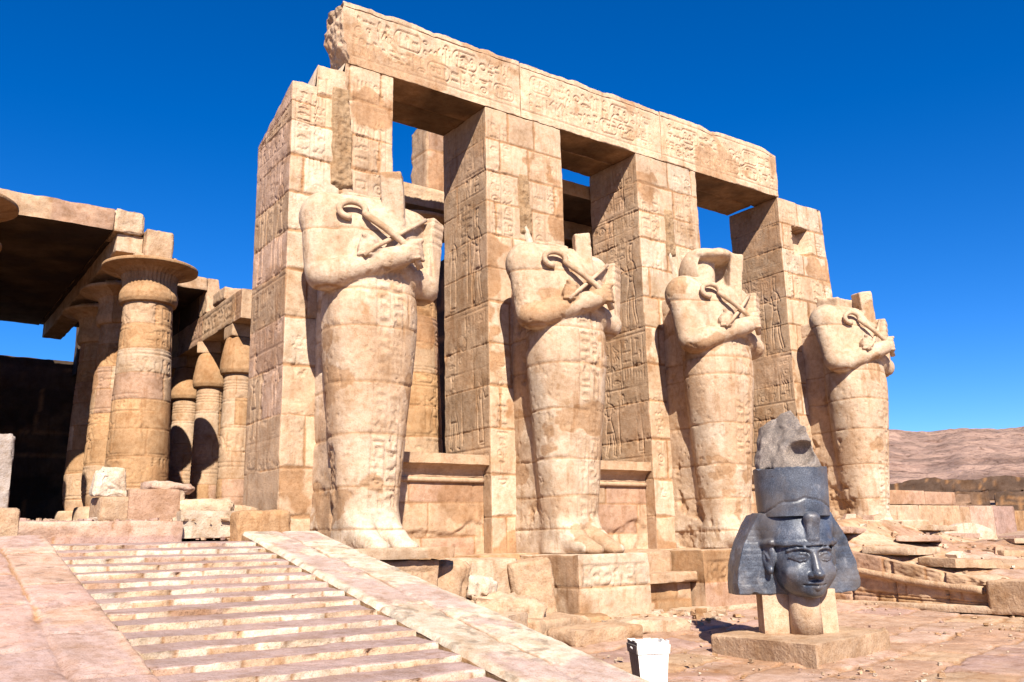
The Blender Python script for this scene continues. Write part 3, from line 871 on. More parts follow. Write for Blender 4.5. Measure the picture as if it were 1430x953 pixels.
for i, (a, b) in enumerate(BX):
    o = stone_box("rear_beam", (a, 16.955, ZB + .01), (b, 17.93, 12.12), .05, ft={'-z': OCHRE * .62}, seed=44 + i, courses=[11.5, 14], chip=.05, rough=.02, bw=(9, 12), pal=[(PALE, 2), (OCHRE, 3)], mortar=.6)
    tag(o, BL[i], "stone beam", "rear beams of the temple front")

# ------------------------------------------------------------------ low screen walls between the pillars
SL_ = ["low screen wall with cornice between the front pillar and the second pillar", "low screen wall with cornice between the second pillar and the third pillar", "low screen wall with cornice between the third pillar and the niche pillar"]
for i in range(3):
    a, b = PX[i][1] + .01, PX[i + 1][0] - .01
    root = empty("screen_wall", ((a + b) / 2, 16.6, 1.3)); tag(root, SL_[i], "wall", "screen walls between the pillars")
    lc = (-(a + b) / 2, -16.6, -1.3)
    def panel_c(cv, i=i):
        # ragged band of broken surface along the foot
        brk = sstep(.05, -.05, cv.V - .75 - .35 * n2(cv.U, cv.V, 1.4, 30 + i, 3))
        cv.H = -(.05 + .05 * n2(cv.U, cv.V, 4, 31 + i, 4)) * brk
    stone_box("panel", (a, 16.3, 1.2), (b, 16.9, 3.02), .03, faces=('-y', '+z'), seed=50 + i, courses=[1.0, 1.75, 2.45, 3.1], chip=.01, bw=(.9, 1.9), pal=[(PINK, 3), (CREAM, 2), (PALE, 3)], mortar=.6, carve={'-y': panel_c}, parent=root, loc=lc)
    tubes_obj("torus_moulding", [(np.array([[a + .02 + (b - a - .04) * t, 16.27, 2.92] for t in np.linspace(0, 1, 24)]), .055)], PALE, M_STONE, root).location = lc
    # cavetto: quarter curve leaning forward under a flat lip
    pr = [(16.30, 2.99), (16.29, 3.06), (16.25, 3.14), (16.17, 3.21), (16.05, 3.245), (16.045, 3.45), (16.12, 3.46), (16.95, 3.46)]
    xs = np.linspace(a, b, 70)
    V = np.array([[x, y, z] for (y, z) in pr for x in xs]); V[:, 1] += .012 * fbm(V * 5, 60 + i, 3); V[:, 2] += .012 * fbm(V * 3, 61 + i, 3)
    col = np.array(PALE) * (1 + .2 * fbm(V * 2, 62 + i, 4))[:, None]
    mesh_obj("cornice", V, gridfaces(len(pr), len(xs)), col, M_STONE, root, False, lc)

# ------------------------------------------------------------------ podium under the pillars
o = stone_box("podium", (6.2, 15.25, -.2), (24.6, 18.6, 1.38), .05, faces=('-y', '+z', '-x'), seed=55, courses=[-.3, .3, .85, 1.42], chip=.05, rough=.03, bw=(.9, 2.0), pal=[(PALE, 3), (CREAM, 2), (OCHRE, 2)])
tag(o, "long stone podium carrying the pillars and statues", "podium")
def ped(name, lo, hi, label, seed, carve=None, courses=None, pal=FPAL, rough=.012, res=.03, chip=.05):
    o = stone_box(name, lo, hi, res, faces=('-y', '-x', '+x', '+z'), seed=seed, courses=courses or [lo[2] - .1, hi[2] + .05], chip=chip, rough=rough, bw=(4, 6), pal=pal, carve=carve, mortar=.5)
    return tag(o, label, "pedestal", "pedestals under the statues")
def ins(seed, y, h):
    rnd = random.Random(seed)
    def f(cv):
        cv.row(rnd, .12, cv.w - .1, y, h, .04, .035); 
    return f
ped("pedestal", (6.35, 13.42, 1.37), (8.36, 15.3, 1.56), "low plain slab under the feet of the front statue", 61, pal=[(PALE, 2), (CREAM, 2)])
ped("pedestal", (11.03, 13.36, -.1), (12.86, 15.5, 1.35), "tall block carved with a ring and signs under the second statue's feet", 62, {'-y': ins(5, .86, .36)}, [-.2, .74, 1.5])
ped("pedestal", (14.45, 13.4, -.1), (18.2, 15.5, 1.36), "wide two course block under the third statue's feet, behind the dark head", 63, {'-y': ins(6, .86, .34)}, [-.2, .7, 1.5], pal=[(PALE, 3), (OCHRE, 2), (PINK, 2)])
ped("pedestal", (21.3, 13.95, .6), (24.2, 15.5, 1.97), "block half buried by rubble under the far statue's feet", 64)
rock("stone_block", (13.75, 14.75, .1), (1.3, 1.0, 1.26), 0, 65, .02, .06, PALE, label="square block set back between the second and third statue pedestals")
# ledge with its own little cornice between the second and third pedestals
root = empty("ledge", (14.3, 14.6, .1)); tag(root, "low ledge with small cornice standing between two statue pedestals", "ledge")
lc = (-14.3, -14.6, -.1)
stone_box("body", (12.90, 13.75, -.1), (14.42, 15.3, .72), .035, faces=('-y', '+x', '-x', '+z'), seed=66, courses=[-.2, .38, .8], chip=.03, rough=.02, pal=[(OCHRE, 2), (PALE, 3)], parent=root, loc=lc)
stone_box("cornice", (12.88, 13.55, .73), (14.43, 15.3, .93), .035, seed=67, tint=PALE, chip=.04, rough=.02, parent=root, loc=lc)
# ------------------------------------------------------------------ the headless statues
SH = .028
def loft(F, prof, n=2.4):
    z = F.zax
    p = np.array(prof, float)
    a = np.interp(z, p[:, 0], p[:, 1])[None, None, :]; b = np.interp(z, p[:, 0], p[:, 2])[None, None, :]; yo = np.interp(z, p[:, 0], p[:, 3])[None, None, :]
    q = ((np.abs(F.X) / a) ** n + (np.abs(F.Y - yo) / b) ** n) ** (1 / n)
    d = (q - 1) * np.minimum(a, b)
    return np.maximum(np.maximum(d, p[0, 0] - F.Z), F.Z - p[-1, 0])

def smooth_prof(prof):
    p = np.array(prof, float); z = np.linspace(p[0, 0], p[-1, 0], 90)
    out = [z]
    for k in (1, 2, 3):
        v = np.interp(z, p[:, 0], p[:, k]); 
        for _ in range(8): v[1:-1] = (v[:-2] + 2 * v[1:-1] + v[2:]) / 4
        out.append(v)
    return np.stack(out, -1)

BODY = smooth_prof([(0.0, .58, .52, .0), (.5, .57, .52, -.03), (1.0, .61, .55, -.06), (1.9, .68, .60, -.09), (3.0, .79, .665, -.12), (3.9, .885, .715, -.14), (4.4, .90, .725, -.15), (4.9, .84, .69, -.12), (5.3, .90, .68, -.10), (5.8, 1.0, .68, -.05), (6.3, 1.02, .58, .03), (6.56, .80, .42, .10)])
def base_statue():
    F = Field((-1.62, -1.55, -.02), (1.7, 1.18, 7.45), SH)
    F.add(loft(F, BODY))
    F.add(F.box((0, .70, 3.1), (.50, .55, 3.2), .05) + .05 * F.noise(1.8, 77, 3), .05)                       # back slab joining the pillar
    for s in (-1, 1):
        # shoulder, upper arm
        F.add(F.ell((s * .92, .02, 6.12), (.42, .44, .46)), .16)
        F.add(F.cap((s * .98, .0, 6.08), (s * 1.01, -.24, 4.95), .335, .315), .10)
        F.add(F.ell((s * 1.0, -.34, 4.84), (.30, .34, .26)), .06)
        # foot: heel to toe, the wrapped feet side by side
        F.add(F.cap((s * .27, -.35, .20), (s * .27, -.95, .12), .25, .17), .10)
        F.add(F.ell((s * .27, -1.06, .07), (.22, .26, .13)), .08)
        F.add(F.cap((s * .27, -.30, .5), (s * .27, -.72, .22), .26, .18), .16)
    F.add(F.cap((-.96, -.46, 4.86), (.24, -.95, 5.28), .285, .205), .03)         # forearm on top
    F.add(F.cap((.99, -.46, 4.88), (-.12, -.74, 5.24), .28, .195), .03)
    # fists: back of the hand, four curled fingers, thumb
    for (c, sx) in (((.42, -.98, 5.38), 1), ((-.36, -.83, 5.34), -1)):
        c = np.array(c)
        F.add(F.ell(c, (.23, .17, .20), ry=-.3 * sx), .03)
        for k in range(4):
            o = c + np.array([sx * (.03 + .02 * k), -.10, .13 - .088 * k])
            F.add(F.cap(o + (sx * .13, .06, 0), o + (-sx * .02, -.04, 0), .052 - .003 * k, .047 - .003 * k), .02)
            F.add(F.cap(o + (-sx * .02, -.04, 0), o + (-sx * .13, .0, -.01), .047 - .003 * k, .042), .02)
        F.add(F.cap(c + (-sx * .06, -.08, .17), c + (sx * .16, -.10, .22), .055, .045), .03)
    return F
BASE = base_statue()

BELTS = [.48, 1.15, 1.95, 2.95, 3.95, 4.55, 5.85]
def finish_statue(F, root, seed, glyph_seed):
    nz = F.noise(1.3, seed, 3); F.D = F.D + .010 * nz
    V, Q = F.mesh(); N = F.normals(V)
    x, y, z = V[:, 0], V[:, 1], V[:, 2]
    d = np.full(len(V), 9.0)
    rr = random.Random(seed)
    for b in BELTS:
        bb = b + rr.uniform(-.12, .12)
        d = np.minimum(d, np.abs(z - bb - .03 * fbm(V * 1.7, seed + 7, 3)))
    low = z < 4.6
    vj = np.where(low & (x > .0), np.abs(x - .38 - .1 * np.floor(z) % .3), 9) + np.where((np.floor(z * 1.05).astype(int) % 3) == 1, 0, 9)
    d = np.minimum(d, vj)
    groove = 1 - sstep(.006, .028, d)
    pits = sstep(.34, .5, fbm(V * 11, seed + 21, 3))
    disp = -.013 * groove * (1 + .8 * fbm(V * 4, seed + 22, 2)) + .005 * fbm(V * 9, seed + 1, 4) - .014 * pits - .018 * np.exp(-(d / .05) ** 2) * sstep(.12, .34, fbm(V * 4.2, seed + 23, 4)) - .012 * sstep(.05, .0, np.abs(fbm(V * np.array([1.1, 1.1, .8]), seed + 24, 4)) * 3) * sstep(.0, .3, fbm(V * .8, seed + 25, 2))
    # a column of writing down the front of the wrapped legs
    cv = Carve(.62, 4.9, .02); rnd = random.Random(glyph_seed)
    cv.column(rnd, .04, .26, .35, 4.75, .034, .036); cv.column(rnd, .32, .26, .35, 4.75, .034, .036)
    u = x - (-.22); i = np.clip((u / cv.du), 0, cv.nu - 2); j = np.clip((z - .35) / cv.dv, 0, cv.nv - 2)
    i0, j0 = i.astype(int), j.astype(int); fi, fj = i - i0, j - j0
    Hh = cv.H[j0, i0] * (1 - fi) * (1 - fj) + cv.H[j0, i0 + 1] * fi * (1 - fj) + cv.H[j0 + 1, i0] * (1 - fi) * fj + cv.H[j0 + 1, i0 + 1] * fi * fj
    ok = (u > 0) & (u < .62) & (z > .7) & (z < 5.0) & (y < -.25) & (N[:, 1] < -.4)
    worn = .45 + .55 * sstep(-.25, .1, fbm(V * 1.1, seed + 15, 3))
    disp = disp + np.where(ok, Hh * worn, 0)
    patch = sstep(.19, .22, fbm(V * np.array([.9, .9, 1.1]), seed + 2, 5))
    disp = disp - .006 * patch
    rough = sstep(.24, .40, fbm(V * 1.4, seed + 12, 4)) * sstep(.2, .6, y + .5 * (z < 2.8))
    disp = disp - rough * .05 * (1 + fbm(V * 12, seed + 14, 3))
    V2 = V + N * disp[:, None]
    blk = np.digitize(z, BELTS)
    tint = np.array([CREAM, PALE, CREAM * .97, PALE, PALE * .97, PALE, CREAM * .95, CREAM * .97])[blk]
    pale = sstep(-.1, .35, fbm(V * np.array([1.2, 1.2, .5]), seed + 3, 4))[:, None]
    foot = sstep(1.3, .2, z + .3 * fbm(V * 2, seed + 16, 3))[:, None]  # sun brightness painted in: stone whitened towards the feet
    pale = np.clip(pale * .8 + foot * 1.6 + .8 * sstep(.24, .27, fbm(V * np.array([1.1, 1.1, .7]), seed + 17, 4))[:, None], 0, 2)
    col = tint * (1 - .42 * pale) + WHITE * .42 * pale
    mm = np.clip(np.maximum(groove * .8, np.maximum(patch * .7, rough * .6)), 0, 1)[:, None]
    col = (col * (1 - mm) + np.array([.285, .165, .083]) * mm) * (1 + .14 * fbm(V * 3.5, seed + 4, 4))[:, None]
    return mesh_obj("body", V2, Q, np.clip(col, .02, .9), M_STONE, root)

def statue(i, label, seed, variant, base_z=1.42, x=None):
    cx = x if x is not None else sum(PX[i]) / 2
    root = empty("headless_statue", (cx, 14.85, base_z))
    tag(root, label, "statue", "headless statues along the temple front")
    F = Field.__new__(Field); F.__dict__.update(BASE.__dict__); F.D = BASE.D.copy()
    nz = .05 * F.noise(3.2, seed + 50, 3)
    if variant == 0:      # broken neck: rough wedge, beard block hanging at the throat
        F.add(F.box((.05, .42, 6.62), (.34, .40, .26), .05, rx=.35) + nz, .08)
        F.add(F.box((.36, -.36, 6.56), (.21, .26, .54), .04, rz=-.55, rx=.12, ry=.06) + nz * .35, .015)
    elif variant == 1:
        F.add(F.box((.05, .42, 6.60), (.30, .36, .26), .05, rx=.3) + nz, .08)
        F.add(F.box((.40, -.36, 6.38), (.18, .23, .52), .03, rz=-.55, rx=.10, ry=.08) + nz * .35, .015)
    elif variant == 2:    # hollow shell of the headcloth
        F.add(np.maximum(F.ell((.12, .20, 6.78), (.64, .66, .80)) + nz * .7, 5.9 - F.Z), .06)
        F.cut(F.ell((.02, -.42, 6.85), (.52, .62, .52)) + nz * .6, .04)
        F.add(F.box((.56, -.34, 6.62), (.17, .26, .64), .04, rz=-.45, rx=.08, ry=-.08) + nz * .35, .02)
        F.add(F.ell((.18, -.12, 7.22), (.56, .5, .20)) + nz * .8, .05)
        F.add(F.cap((-.05, .1, 6.5), (-.02, .05, 6.95), .30, .26), .05)
    else:
        F.add(F.box((.15, .32, 6.62), (.52, .36, .34), .05, rx=.2) + nz, .08)
        F.add(F.box((.48, -.34, 6.52), (.20, .25, .54), .04, rz=-.5, rx=.1, ry=.12) + nz * .35, .015)
    finish_statue(F, root, seed, seed + 30)
    # crook: staff from the upper fist to a hook on the shoulder
    hook = [(.60, -1.0, 5.08), (.42, -1.06, 5.36), (.18, -.98, 5.58), (-.1, -.90, 5.79), (-.36, -.80, 5.97)]
    hc = np.array([-.62, -.64, 6.06]); r = .20
    for t in np.radians(np.linspace(-15, 265, 14)):
        hook.append((hc[0] + r * math.cos(t) * 1.15, hc[1] - .07 * math.cos(t), hc[2] - .0 + r * math.sin(t) * .8 + .05))
    hook[5:] = hook[5:]
    P = np.array(hook)
    tubes_obj("crook", [(P, np.linspace(.066, .062, len(P)))], CREAM, M_STONE, root)
    # flail: handle to the far shoulder, three strands down the arm
    items = [(np.array([(-.52, -.95, 5.16), (-.34, -1.0, 5.34), (.05, -.86, 5.60), (.5, -.70, 5.92), (1.02, -.46, 6.28)]), .044)]
    G = Field((.75, -.85, 4.5), (1.75, .05, 6.55), .022)
    A_, B_ = np.array([1.00, -.40, 6.32]), np.array([1.27, -.38, 4.74])
    ax_ = (B_ - A_) / np.linalg.norm(B_ - A_); rz_ = math.atan2(-(B_ - A_)[0], -(B_ - A_)[2])
    mid = (A_ + B_) / 2
    G.add(G.box(mid, (.20, .17, .80), .04, rz=.45, ry=rz_) + .012 * G.noise(5, seed + 3, 3))
    for s in (-.33, .33):
        off = np.array([.20 * s * 1.0, -.20, 0])
        G.cut(G.cap(A_ + off + (.0, .0, .2), B_ + off + (0, 0, -.2), .03), .015)
    for t in (.12, .2, .28, .82, .9):
        c_ = A_ + (B_ - A_) * t
        G.cut(G.box(c_, (.4, .4, .012), .004, rz=.45, ry=rz_) + .0, .01) if False else None
    Vf, Qf = G.mesh()
    tt = (A_[2] - Vf[:, 2])
    Vf[:, 1] += .014 * (np.sin(tt * 38) > .3) * (np.abs(tt - .35) < .3) * (Vf[:, 1] < -.35)
    fl = empty("flail", (0, 0, 0)); fl.parent = root
    mesh_obj("strands", Vf, Qf, CREAM * (1 + .16 * fbm(Vf * 3, seed, 4))[:, None], M_STONE, fl)
    tubes_obj("handle", items, CREAM, M_STONE, fl)
    return root
statue(0, "headless statue with crossed arms nearest the steps, standing before the front pillar", 801, 0, 1.5)
statue(1, "headless statue with crossed arms standing on the tall inscribed block", 802, 1, 1.36)
statue(2, "statue with crossed arms keeping a hollow shell of its broken head", 803, 2, 1.37)
statue(3, "headless statue on the rubble slope, outermost against the open sky", 804, 3, 1.42)

# ------------------------------------------------------------------ the dark granite head on its plinth
HK = 1.0375
HX, HY, FACE = 11.07 * HK, 8.44 * HK, math.radians(-28)
plz = .26
root = empty("plinth", (11.05 * HK, 8.62 * HK, -.06)); root.scale = (HK,) * 3
tag(root, "low broad stone plinth with three short posts carrying the dark head", "plinth")
def slabw(V):
    u = (V[:, 0] + 1) / 2; v = (V[:, 1] + 1) / 2
    c0 = np.array([9.94 - 11.05, 7.44 - 8.62]); r_ = np.array([2.31, .42]); l_ = np.array([.12, 1.86])
    W = V.copy(); W[:, :2] = c0 + u[:, None] * r_ + v[:, None] * l_
    return W
stone_box("slab", (-1, -1, -.08), (1, 1, plz), .028, seed=71, courses=[-.3, .6], chip=.03, rough=.014, pal=[(PALE, 3), (PINK, 2)], bw=(9, 12), parent=root, mat=M_ROUGH, mortar=.3, warp=slabw)
def post_box(name, x, y, hx, hy, rz):
    o = stone_box(name, (-hx, -hy, plz - .02), (hx, hy, .86), .03, seed=int(50 + 10 * x), tint=CREAM * .95, chip=.015, rough=.008, parent=root); o.location = (x, y, 0); o.rotation_euler = (0, 0, rz); return o
post_box("post", -.22, .14, .19, .17, math.radians(-36)); post_box("post", .36, -.30, .13, .15, math.radians(-36))
pr = np.array([(.0, plz - .01), (.22, plz - .01), (.215, .6), (.215, .86), (0, .86)])
R, T, Z = lathe(pr, 40)
V = np.stack([R * np.cos(T), R * np.sin(T), Z], -1).reshape(-1, 3)
mesh_obj("post", V, gridfaces(R.shape[0], R.shape[1])[:, ::-1], np.array(CREAM) * (1 + .1 * fbm(V * 4, 3, 3))[:, None], M_STONE, root, True, (-.03, -.26, 0))

root = empty("granite_head", (HX, HY, 1.6 - .76 * HK), FACE); root.scale = (HK,) * 3; tag(root, "fallen dark granite king's head with striped headcloth and broken tall crown", "sculpture")
def granite_head():
    F = Field((-1.05, -.82, .62), (1.05, .72, 2.06), .0135)
    # headcloth wings
    ax = np.abs(F.X)
    zz = F.Z
    outer = (1 + .05 * (F.X > 0)) * np.interp(F.zax, [.62, .80, .95, 1.2, 1.45, 1.65, 1.8, 1.92, 2.1], [.84, .90, .91, .875, .80, .71, .62, .54, .45])[None, None, :]
    inner_d = ax - outer
    yf = -.02 + .16 * np.clip(ax - .45, 0, 1)                          # front surface swings back outwards
    wing = np.maximum(np.maximum(inner_d * .93, yf - F.Y), np.maximum(F.Y - .50, .80 - zz))
    wing = np.maximum(wing, zz - 1.93)
    wn_ = .03 * F.noise(5, 5, 3)
    F.add(wing + .03 + wn_ * .5)
    F.D -= .03
    # fall of the cloth down the back of the neck
    F.add(F.box((0, .28, 1.1), (.50, .25, .40), .08), .06)
    # dome of the headcloth and brow band
    F.add(np.maximum(F.ell((0, .04, 1.50), (.50, .585, .62)), np.maximum(1.50 - zz, zz - 1.93)), .03)
    F.add(np.maximum(F.ell((0, .10, 1.75), (.60, .45, .5)), zz - 1.93), .06)
    # skull, cheeks, jaw, chin
    F.add(F.ell((0, -.06, 1.30), (.425, .475, .50)), .04)
    F.add(F.ell((0, -.19, 1.03), (.35, .335, .285)), .10)
    F.add(F.ell((0, -.41, .86), (.14, .12, .10)), .10)
    for s in (-1, 1):
        F.add(F.ell((s * .20, -.37, 1.10), (.16, .13, .14)), .09)     # cheek
    F.add(F.cap((0, .06, 1.0), (0, .12, .95), .27, .28), .05)
    F.cut(F.Z - .765 + .02 * F.noise(6, 14, 3), .02)      # neck stump
    # eye hollows, brows, lids and eyeballs
    for s in (-1, 1):
        F.cut(F.ell((s * .175, -.535, 1.325), (.135, .075, .065), rz=s * .35), .05)
        pts = [(s * .05, -.535, 1.405), (s * .13, -.53, 1.435), (s * .23, -.475, 1.435), (s * .33, -.38, 1.405)]
        for p, q in zip(pts[:-1], pts[1:]): F.add(F.cap(p, q, .018, .016), .03)
        F.add(F.ell((s * .175, -.445, 1.318), (.115, .075, .058), rz=s * .35), .012)
        up_ = [(s * .062, -.50, 1.312), (s * .12, -.522, 1.362), (s * .19, -.508, 1.372), (s * .26, -.455, 1.345), (s * .315, -.395, 1.318)]
        lo_ = [(s * .062, -.50, 1.312), (s * .13, -.512, 1.272), (s * .20, -.494, 1.262), (s * .26, -.452, 1.285), (s * .315, -.395, 1.318)]
        for ch, rr in ((up_, .017), (lo_, .012)):
            for p, q in zip(ch[:-1], ch[1:]): F.add(F.cap(p, q, rr), .010)
    # nose
    F.add(F.cap((0, -.515, 1.40), (0, -.59, 1.12), .036, .064), .05)
    F.add(F.ell((0, -.615, 1.085), (.075, .075, .055)), .03)
    for s in (-1, 1): F.add(F.ell((s * .068, -.555, 1.068), (.05, .06, .042)), .025)
    # mouth: two lips, faint smile
    F.cut(F.cap((-.15, -.49, .945), (.15, -.49, .945), .014), .02)
    for s in (-1, 1):
        F.add(F.cap((s * .012, -.548, .968), (s * .155, -.465, .955), .032, .012), .018)
        F.add(F.cap((0, -.535, .905), (s * .12, -.475, .925), .042, .014), .02)
    F.cut(F.cap((-.165, -.455, .943), (0, -.560, .934), .009), .008); F.cut(F.cap((.165, -.455, .943), (0, -.560, .934), .009), .008)
    # ears
    for s in (-1, 1):
        F.add(F.ell((s * .475, -.09, 1.33), (.055, .125, .22), rz=-s * .35, rx=.12), .015)
        F.cut(F.ell((s * .535, -.12, 1.35), (.035, .075, .14), rz=-s * .35, rx=.12), .012)
        F.add(F.cap((s * .50, -.135, 1.30), (s * .505, -.06, 1.38), .022), .012)
        F.add(F.ell((s * .48, -.11, 1.14), (.045, .065, .06)), .02)
    # the edge of the headcloth framing the face
    for s in (-1, 1):
        F.add(F.cap((s * .47, -.20, 1.52), (s * .53, .02, 1.50), .05), .02)
    # headband lip and the broken cobra
    F.add(np.maximum(np.maximum(F.ell((0, .04, 1.50), (.512, .597, 1.6)), 1.47 - zz), zz - 1.54), .008)
    F.add(F.box((0, -.535, 1.72), (.095, .075, .19), .045, rx=.22), .015)
    F.add(F.ell((0, -.545, 1.84), (.115, .10, .10)), .03)
    F.cut(F.box((.01, -.645, 1.575), (.05, .06, .04), .01), .01)
    # chips along the lower edges
    F.D += .006 * F.noise(9, 9, 3)
    F.cut(F.ell((.97, .1, .74), (.16, .4, .10)) + .05 * F.noise(6, 12, 2)); F.cut(F.ell((-.60, .15, .72), (.22, .4, .09)) + .06 * F.noise(6, 13, 2))
    V, Q = F.mesh(); N = F.normals(V)
    # fine pleats on the wings
    m = (np.abs(V[:, 0]) > .50) & (N[:, 1] < -.5) & (V[:, 2] < 1.75)
    V = V + N * np.where(m, -.0022 * (np.sin(V[:, 2] * 75) > .75), 0)[:, None]
    V[:, 2] -= .84
    return mesh_obj("head", V, Q, None, M_GRAN, root)
granite_head()
# band of the crown
cvn, cvm = 160, 46
t = np.linspace(0, 2 * np.pi, cvn); zc = np.linspace(1.88, 2.56, cvm)
Tm, Zm = np.meshgrid(t, zc)
rad = .505 + .02 * (Zm - 1.9) / .66
Pn = np.stack([np.cos(Tm), np.sin(Tm), Zm], -1)
nzv = fbm(Pn * 3.0, 15, 4)
# a flake has split off low on the viewer's left: a slanting scar
edge_ = 2.08 + .09 * np.cos((Tm - math.radians(265)) * 2.0) + .05 * fbm(Pn * np.array([3, 3, 0]), 16, 3)
scar = (1 - sstep(.006, .022, np.abs(Zm - edge_ + .05))) * sstep(-.1, .2, np.cos(Tm - math.radians(240)))
rad = rad - .016 * scar * (1 + .8 * fbm(Pn * 9, 17, 3)) + .004 * nzv
Ztop = Zm + np.where(Zm > 2.45, .03 * fbm(Pn * np.array([5, 5, 0]), 18, 3), 0)
V = np.stack([rad * np.cos(Tm), .02 + rad * np.sin(Tm) * 1.02, Ztop - .84], -1).reshape(-1, 3)
F_ = gridfaces(cvm, cvn)
rings = [V]; off = cvm * cvn; FF = [F_]
last = V.reshape(cvm, cvn, 3)[-1]
rr_ = [1, .9, .7, .4, .02]
R2 = np.stack([np.stack([last[:, 0] * k, last[:, 1] * k, last[:, 2] + .02 * (1 - k)], -1) for k in rr_], 0)
FF.append(gridfaces(len(rr_), cvn, off)); rings.append(R2.reshape(-1, 3))
mesh_obj("crown_band", np.concatenate(rings), np.concatenate(FF), None, M_GRAN, root)
# the split block on top
F = Field((-.7, -.66, 2.5), (.7, .7, 3.5), .018)
nz = .05 * F.noise(3.0, 88, 4) + .028 * F.noise(9, 89, 3) * (F.X + .1 * F.Y < .05)
d = np.maximum(np.maximum(F.ell((0, .02, 2.5), (.50, .50, 1.9)), 2.54 - F.Z), np.hypot(F.X, F.Y - .02) - .51)
d = np.maximum(d, F.plane((.06, -.1, 3.36), (.86, -.22, .40)))
d = np.maximum(d, F.plane((.0, -.1, 3.38), (-.52, -.30, .27)))
d = np.maximum(d, F.plane((-.47, .0, 2.6), (-1, .1, .25)))
d = np.maximum(d, F.plane((.0, .0, 3.37), (-.2, .3, 1)))
F.add(d + nz)
F.cut(F.ell((.0, -.44, 2.76), (.24, .24, .19), ry=.3) + .05 * F.noise(6, 90, 3), .03)
V, Q = F.mesh(); V[:, 2] -= .84
mesh_obj("broken_crown", V, Q, None, M_GRAN2, root)
# ------------------------------------------------------------------ columned hall behind
def turned(name, prof, res, seed, tint_pal, carve=None, courses=None, parent=None, rib=None, mat=None, mortar=.5):
    """stone drum turned from a profile [(r, z)], with joints and carving"""
    prof = np.array(prof, float)
    seg = np.concatenate([[0], np.cumsum(np.hypot(np.diff(prof[:, 0]), np.diff(prof[:, 1])))])
    nv = max(4, int(seg[-1] / res)); s = np.linspace(0, seg[-1], nv)
    r = np.interp(s, seg, prof[:, 0]); z = np.interp(s, seg, prof[:, 1])
    rm = max(prof[:, 0].max() * .8, .2); W = 2 * math.pi * rm
    cv = Carve(W, seg[-1], res); cv.nv = nv
    nu = cv.nu; th = np.linspace(0, 2 * np.pi, nu)
    cv.V = np.repeat(s[:, None], nu, 1); cv.U = np.repeat((th * rm)[None], nv, 0); cv.dv = seg[-1] / (nv - 1); cv.H = np.zeros((nv, nu), np.float32); cv.keep = np.ones((nv, nu))
    Zg = np.repeat(z[:, None], nu, 1); R = np.repeat(r[:, None], nu, 1)
    P3 = np.stack([R * np.cos(th), R * np.sin(th), Zg], -1)
    H, col, keep = masonry(cv.U, Zg, courses or [z.min() - 1, z.max() + 1], seed, (2.0, 3.5), pal=tint_pal, mortar=mortar, joint=.014)
    # close the seam
    w = sstep(0, .4, cv.U) * sstep(0, .4, W - cv.U)
    H = H * w
    if carve: carve(cv); H = H + cv.H * keep * cv.keep
    if rib is not None: H = H + rib(th[None, :], Zg)
    H = H + .008 * fbm(P3 * 4, seed + 9, 3)
    V = np.stack([(R + H) * np.cos(th), (R + H) * np.sin(th), Zg], -1).reshape(-1, 3)
    col = col * (1 + .10 * fbm(P3 * 2, seed + 8, 3))[..., None]
    return mesh_obj(name, V, gridfaces(nv, nu), np.clip(col, .02, .9).reshape(-1, 3), mat or M_STONE, parent)

HPAL = [(OCHRE * 1.08, 4), (PALE, 3), (CREAM, 1), (PINK, 1)]
def col_carve(seed, dens=1.0):
    rnd = random.Random(seed)
    def f(cv):
        W = cv.w
        for z in (.5, 1.35, 2.6, 3.1, 4.3, 4.42, 5.2, 6.0, 6.12, 6.24, 6.36, 6.48):
            cv.poly(L((0, z), (W, z)), .03, .022)
        for (y, h) in ((.62, .62), (2.66, .38), (3.6, .6), (4.55, .55), (5.3, .6)):
            cv.row(rnd, 0, W, y, h, .036, .026, False)
        x = .1
        while x < W - .5:
            cv.glyph(rnd.choice([KING, GODDESS]), x, 1.4, .7, 1.15, .036, .026, rnd.random() < .5); x += .95
        cv.keep = sstep(-.3, .05, n2(cv.U, cv.V, .7, seed + 3, 4))
    return f
GROUP_N = "open papyrus columns of the hall"
def nave_column(x, y, z, label, rz, h_extra=0.0):
    root = empty("papyrus_column", (x, y, z), rz); tag(root, label, "column", GROUP_N)
    return root
def build_nave():
    root = nave_column(6.45, 28.0, 1.77, "nearest tall column with broad round capital, left of the front pillar", 0)
    turned("base", [(0, 1.25), (1.02, 1.22), (1.06, 1.05), (1.08, .0)][::-1], .05, 201, HPAL, parent=root)
    turned("shaft", [(.77, 1.22), (.86, 1.55), (.885, 2.1), (.83, 4), (.755, 6), (.705, 7.16)], .026, 202, HPAL, col_carve(11), [0, 1.6, 2.5, 3.3, 4.15, 4.95, 5.7, 6.45, 7.3], root, mortar=.7)
    rib = lambda th, Z: np.where(Z > 7.62, .018 * np.sin(th * 42) * sstep(7.62, 7.8, Z) * (1 - sstep(8.12, 8.2, Z)), 0)
    turned("capital", [(.705, 7.13), (.80, 7.15), (.845, 7.26), (.85, 7.42), (.80, 7.62), (.775, 7.84), (.82, 8.04), (1.02, 8.16), (1.39, 8.25), (1.395, 8.33), (1.37, 8.35), (.3, 8.36)], .022, 203, [(OCHRE, 3), (PALE, 2)], None, None, root, rib)
    stone_box("abacus", (-.62, -.62, 8.36), (.62, .62, 8.62), .05, seed=204, tint=PALE, chip=.05, rough=.02, parent=root)
    return root
NAVE = build_nave()
def dup(root, loc, rz, label, group=None):
    r = root.copy(); COL.objects.link(r); r.location = loc; r.rotation_euler = (0, 0, rz); r["label"] = label
    if group: r["group"] = group
    for ch in list(root.children):
        c = ch.copy(); COL.objects.link(c); c.parent = r
    return r
dup(NAVE, (6.45, 31.25, 1.77), 1.3, "second tall column with broad capital, half hidden behind the nearest tall column")
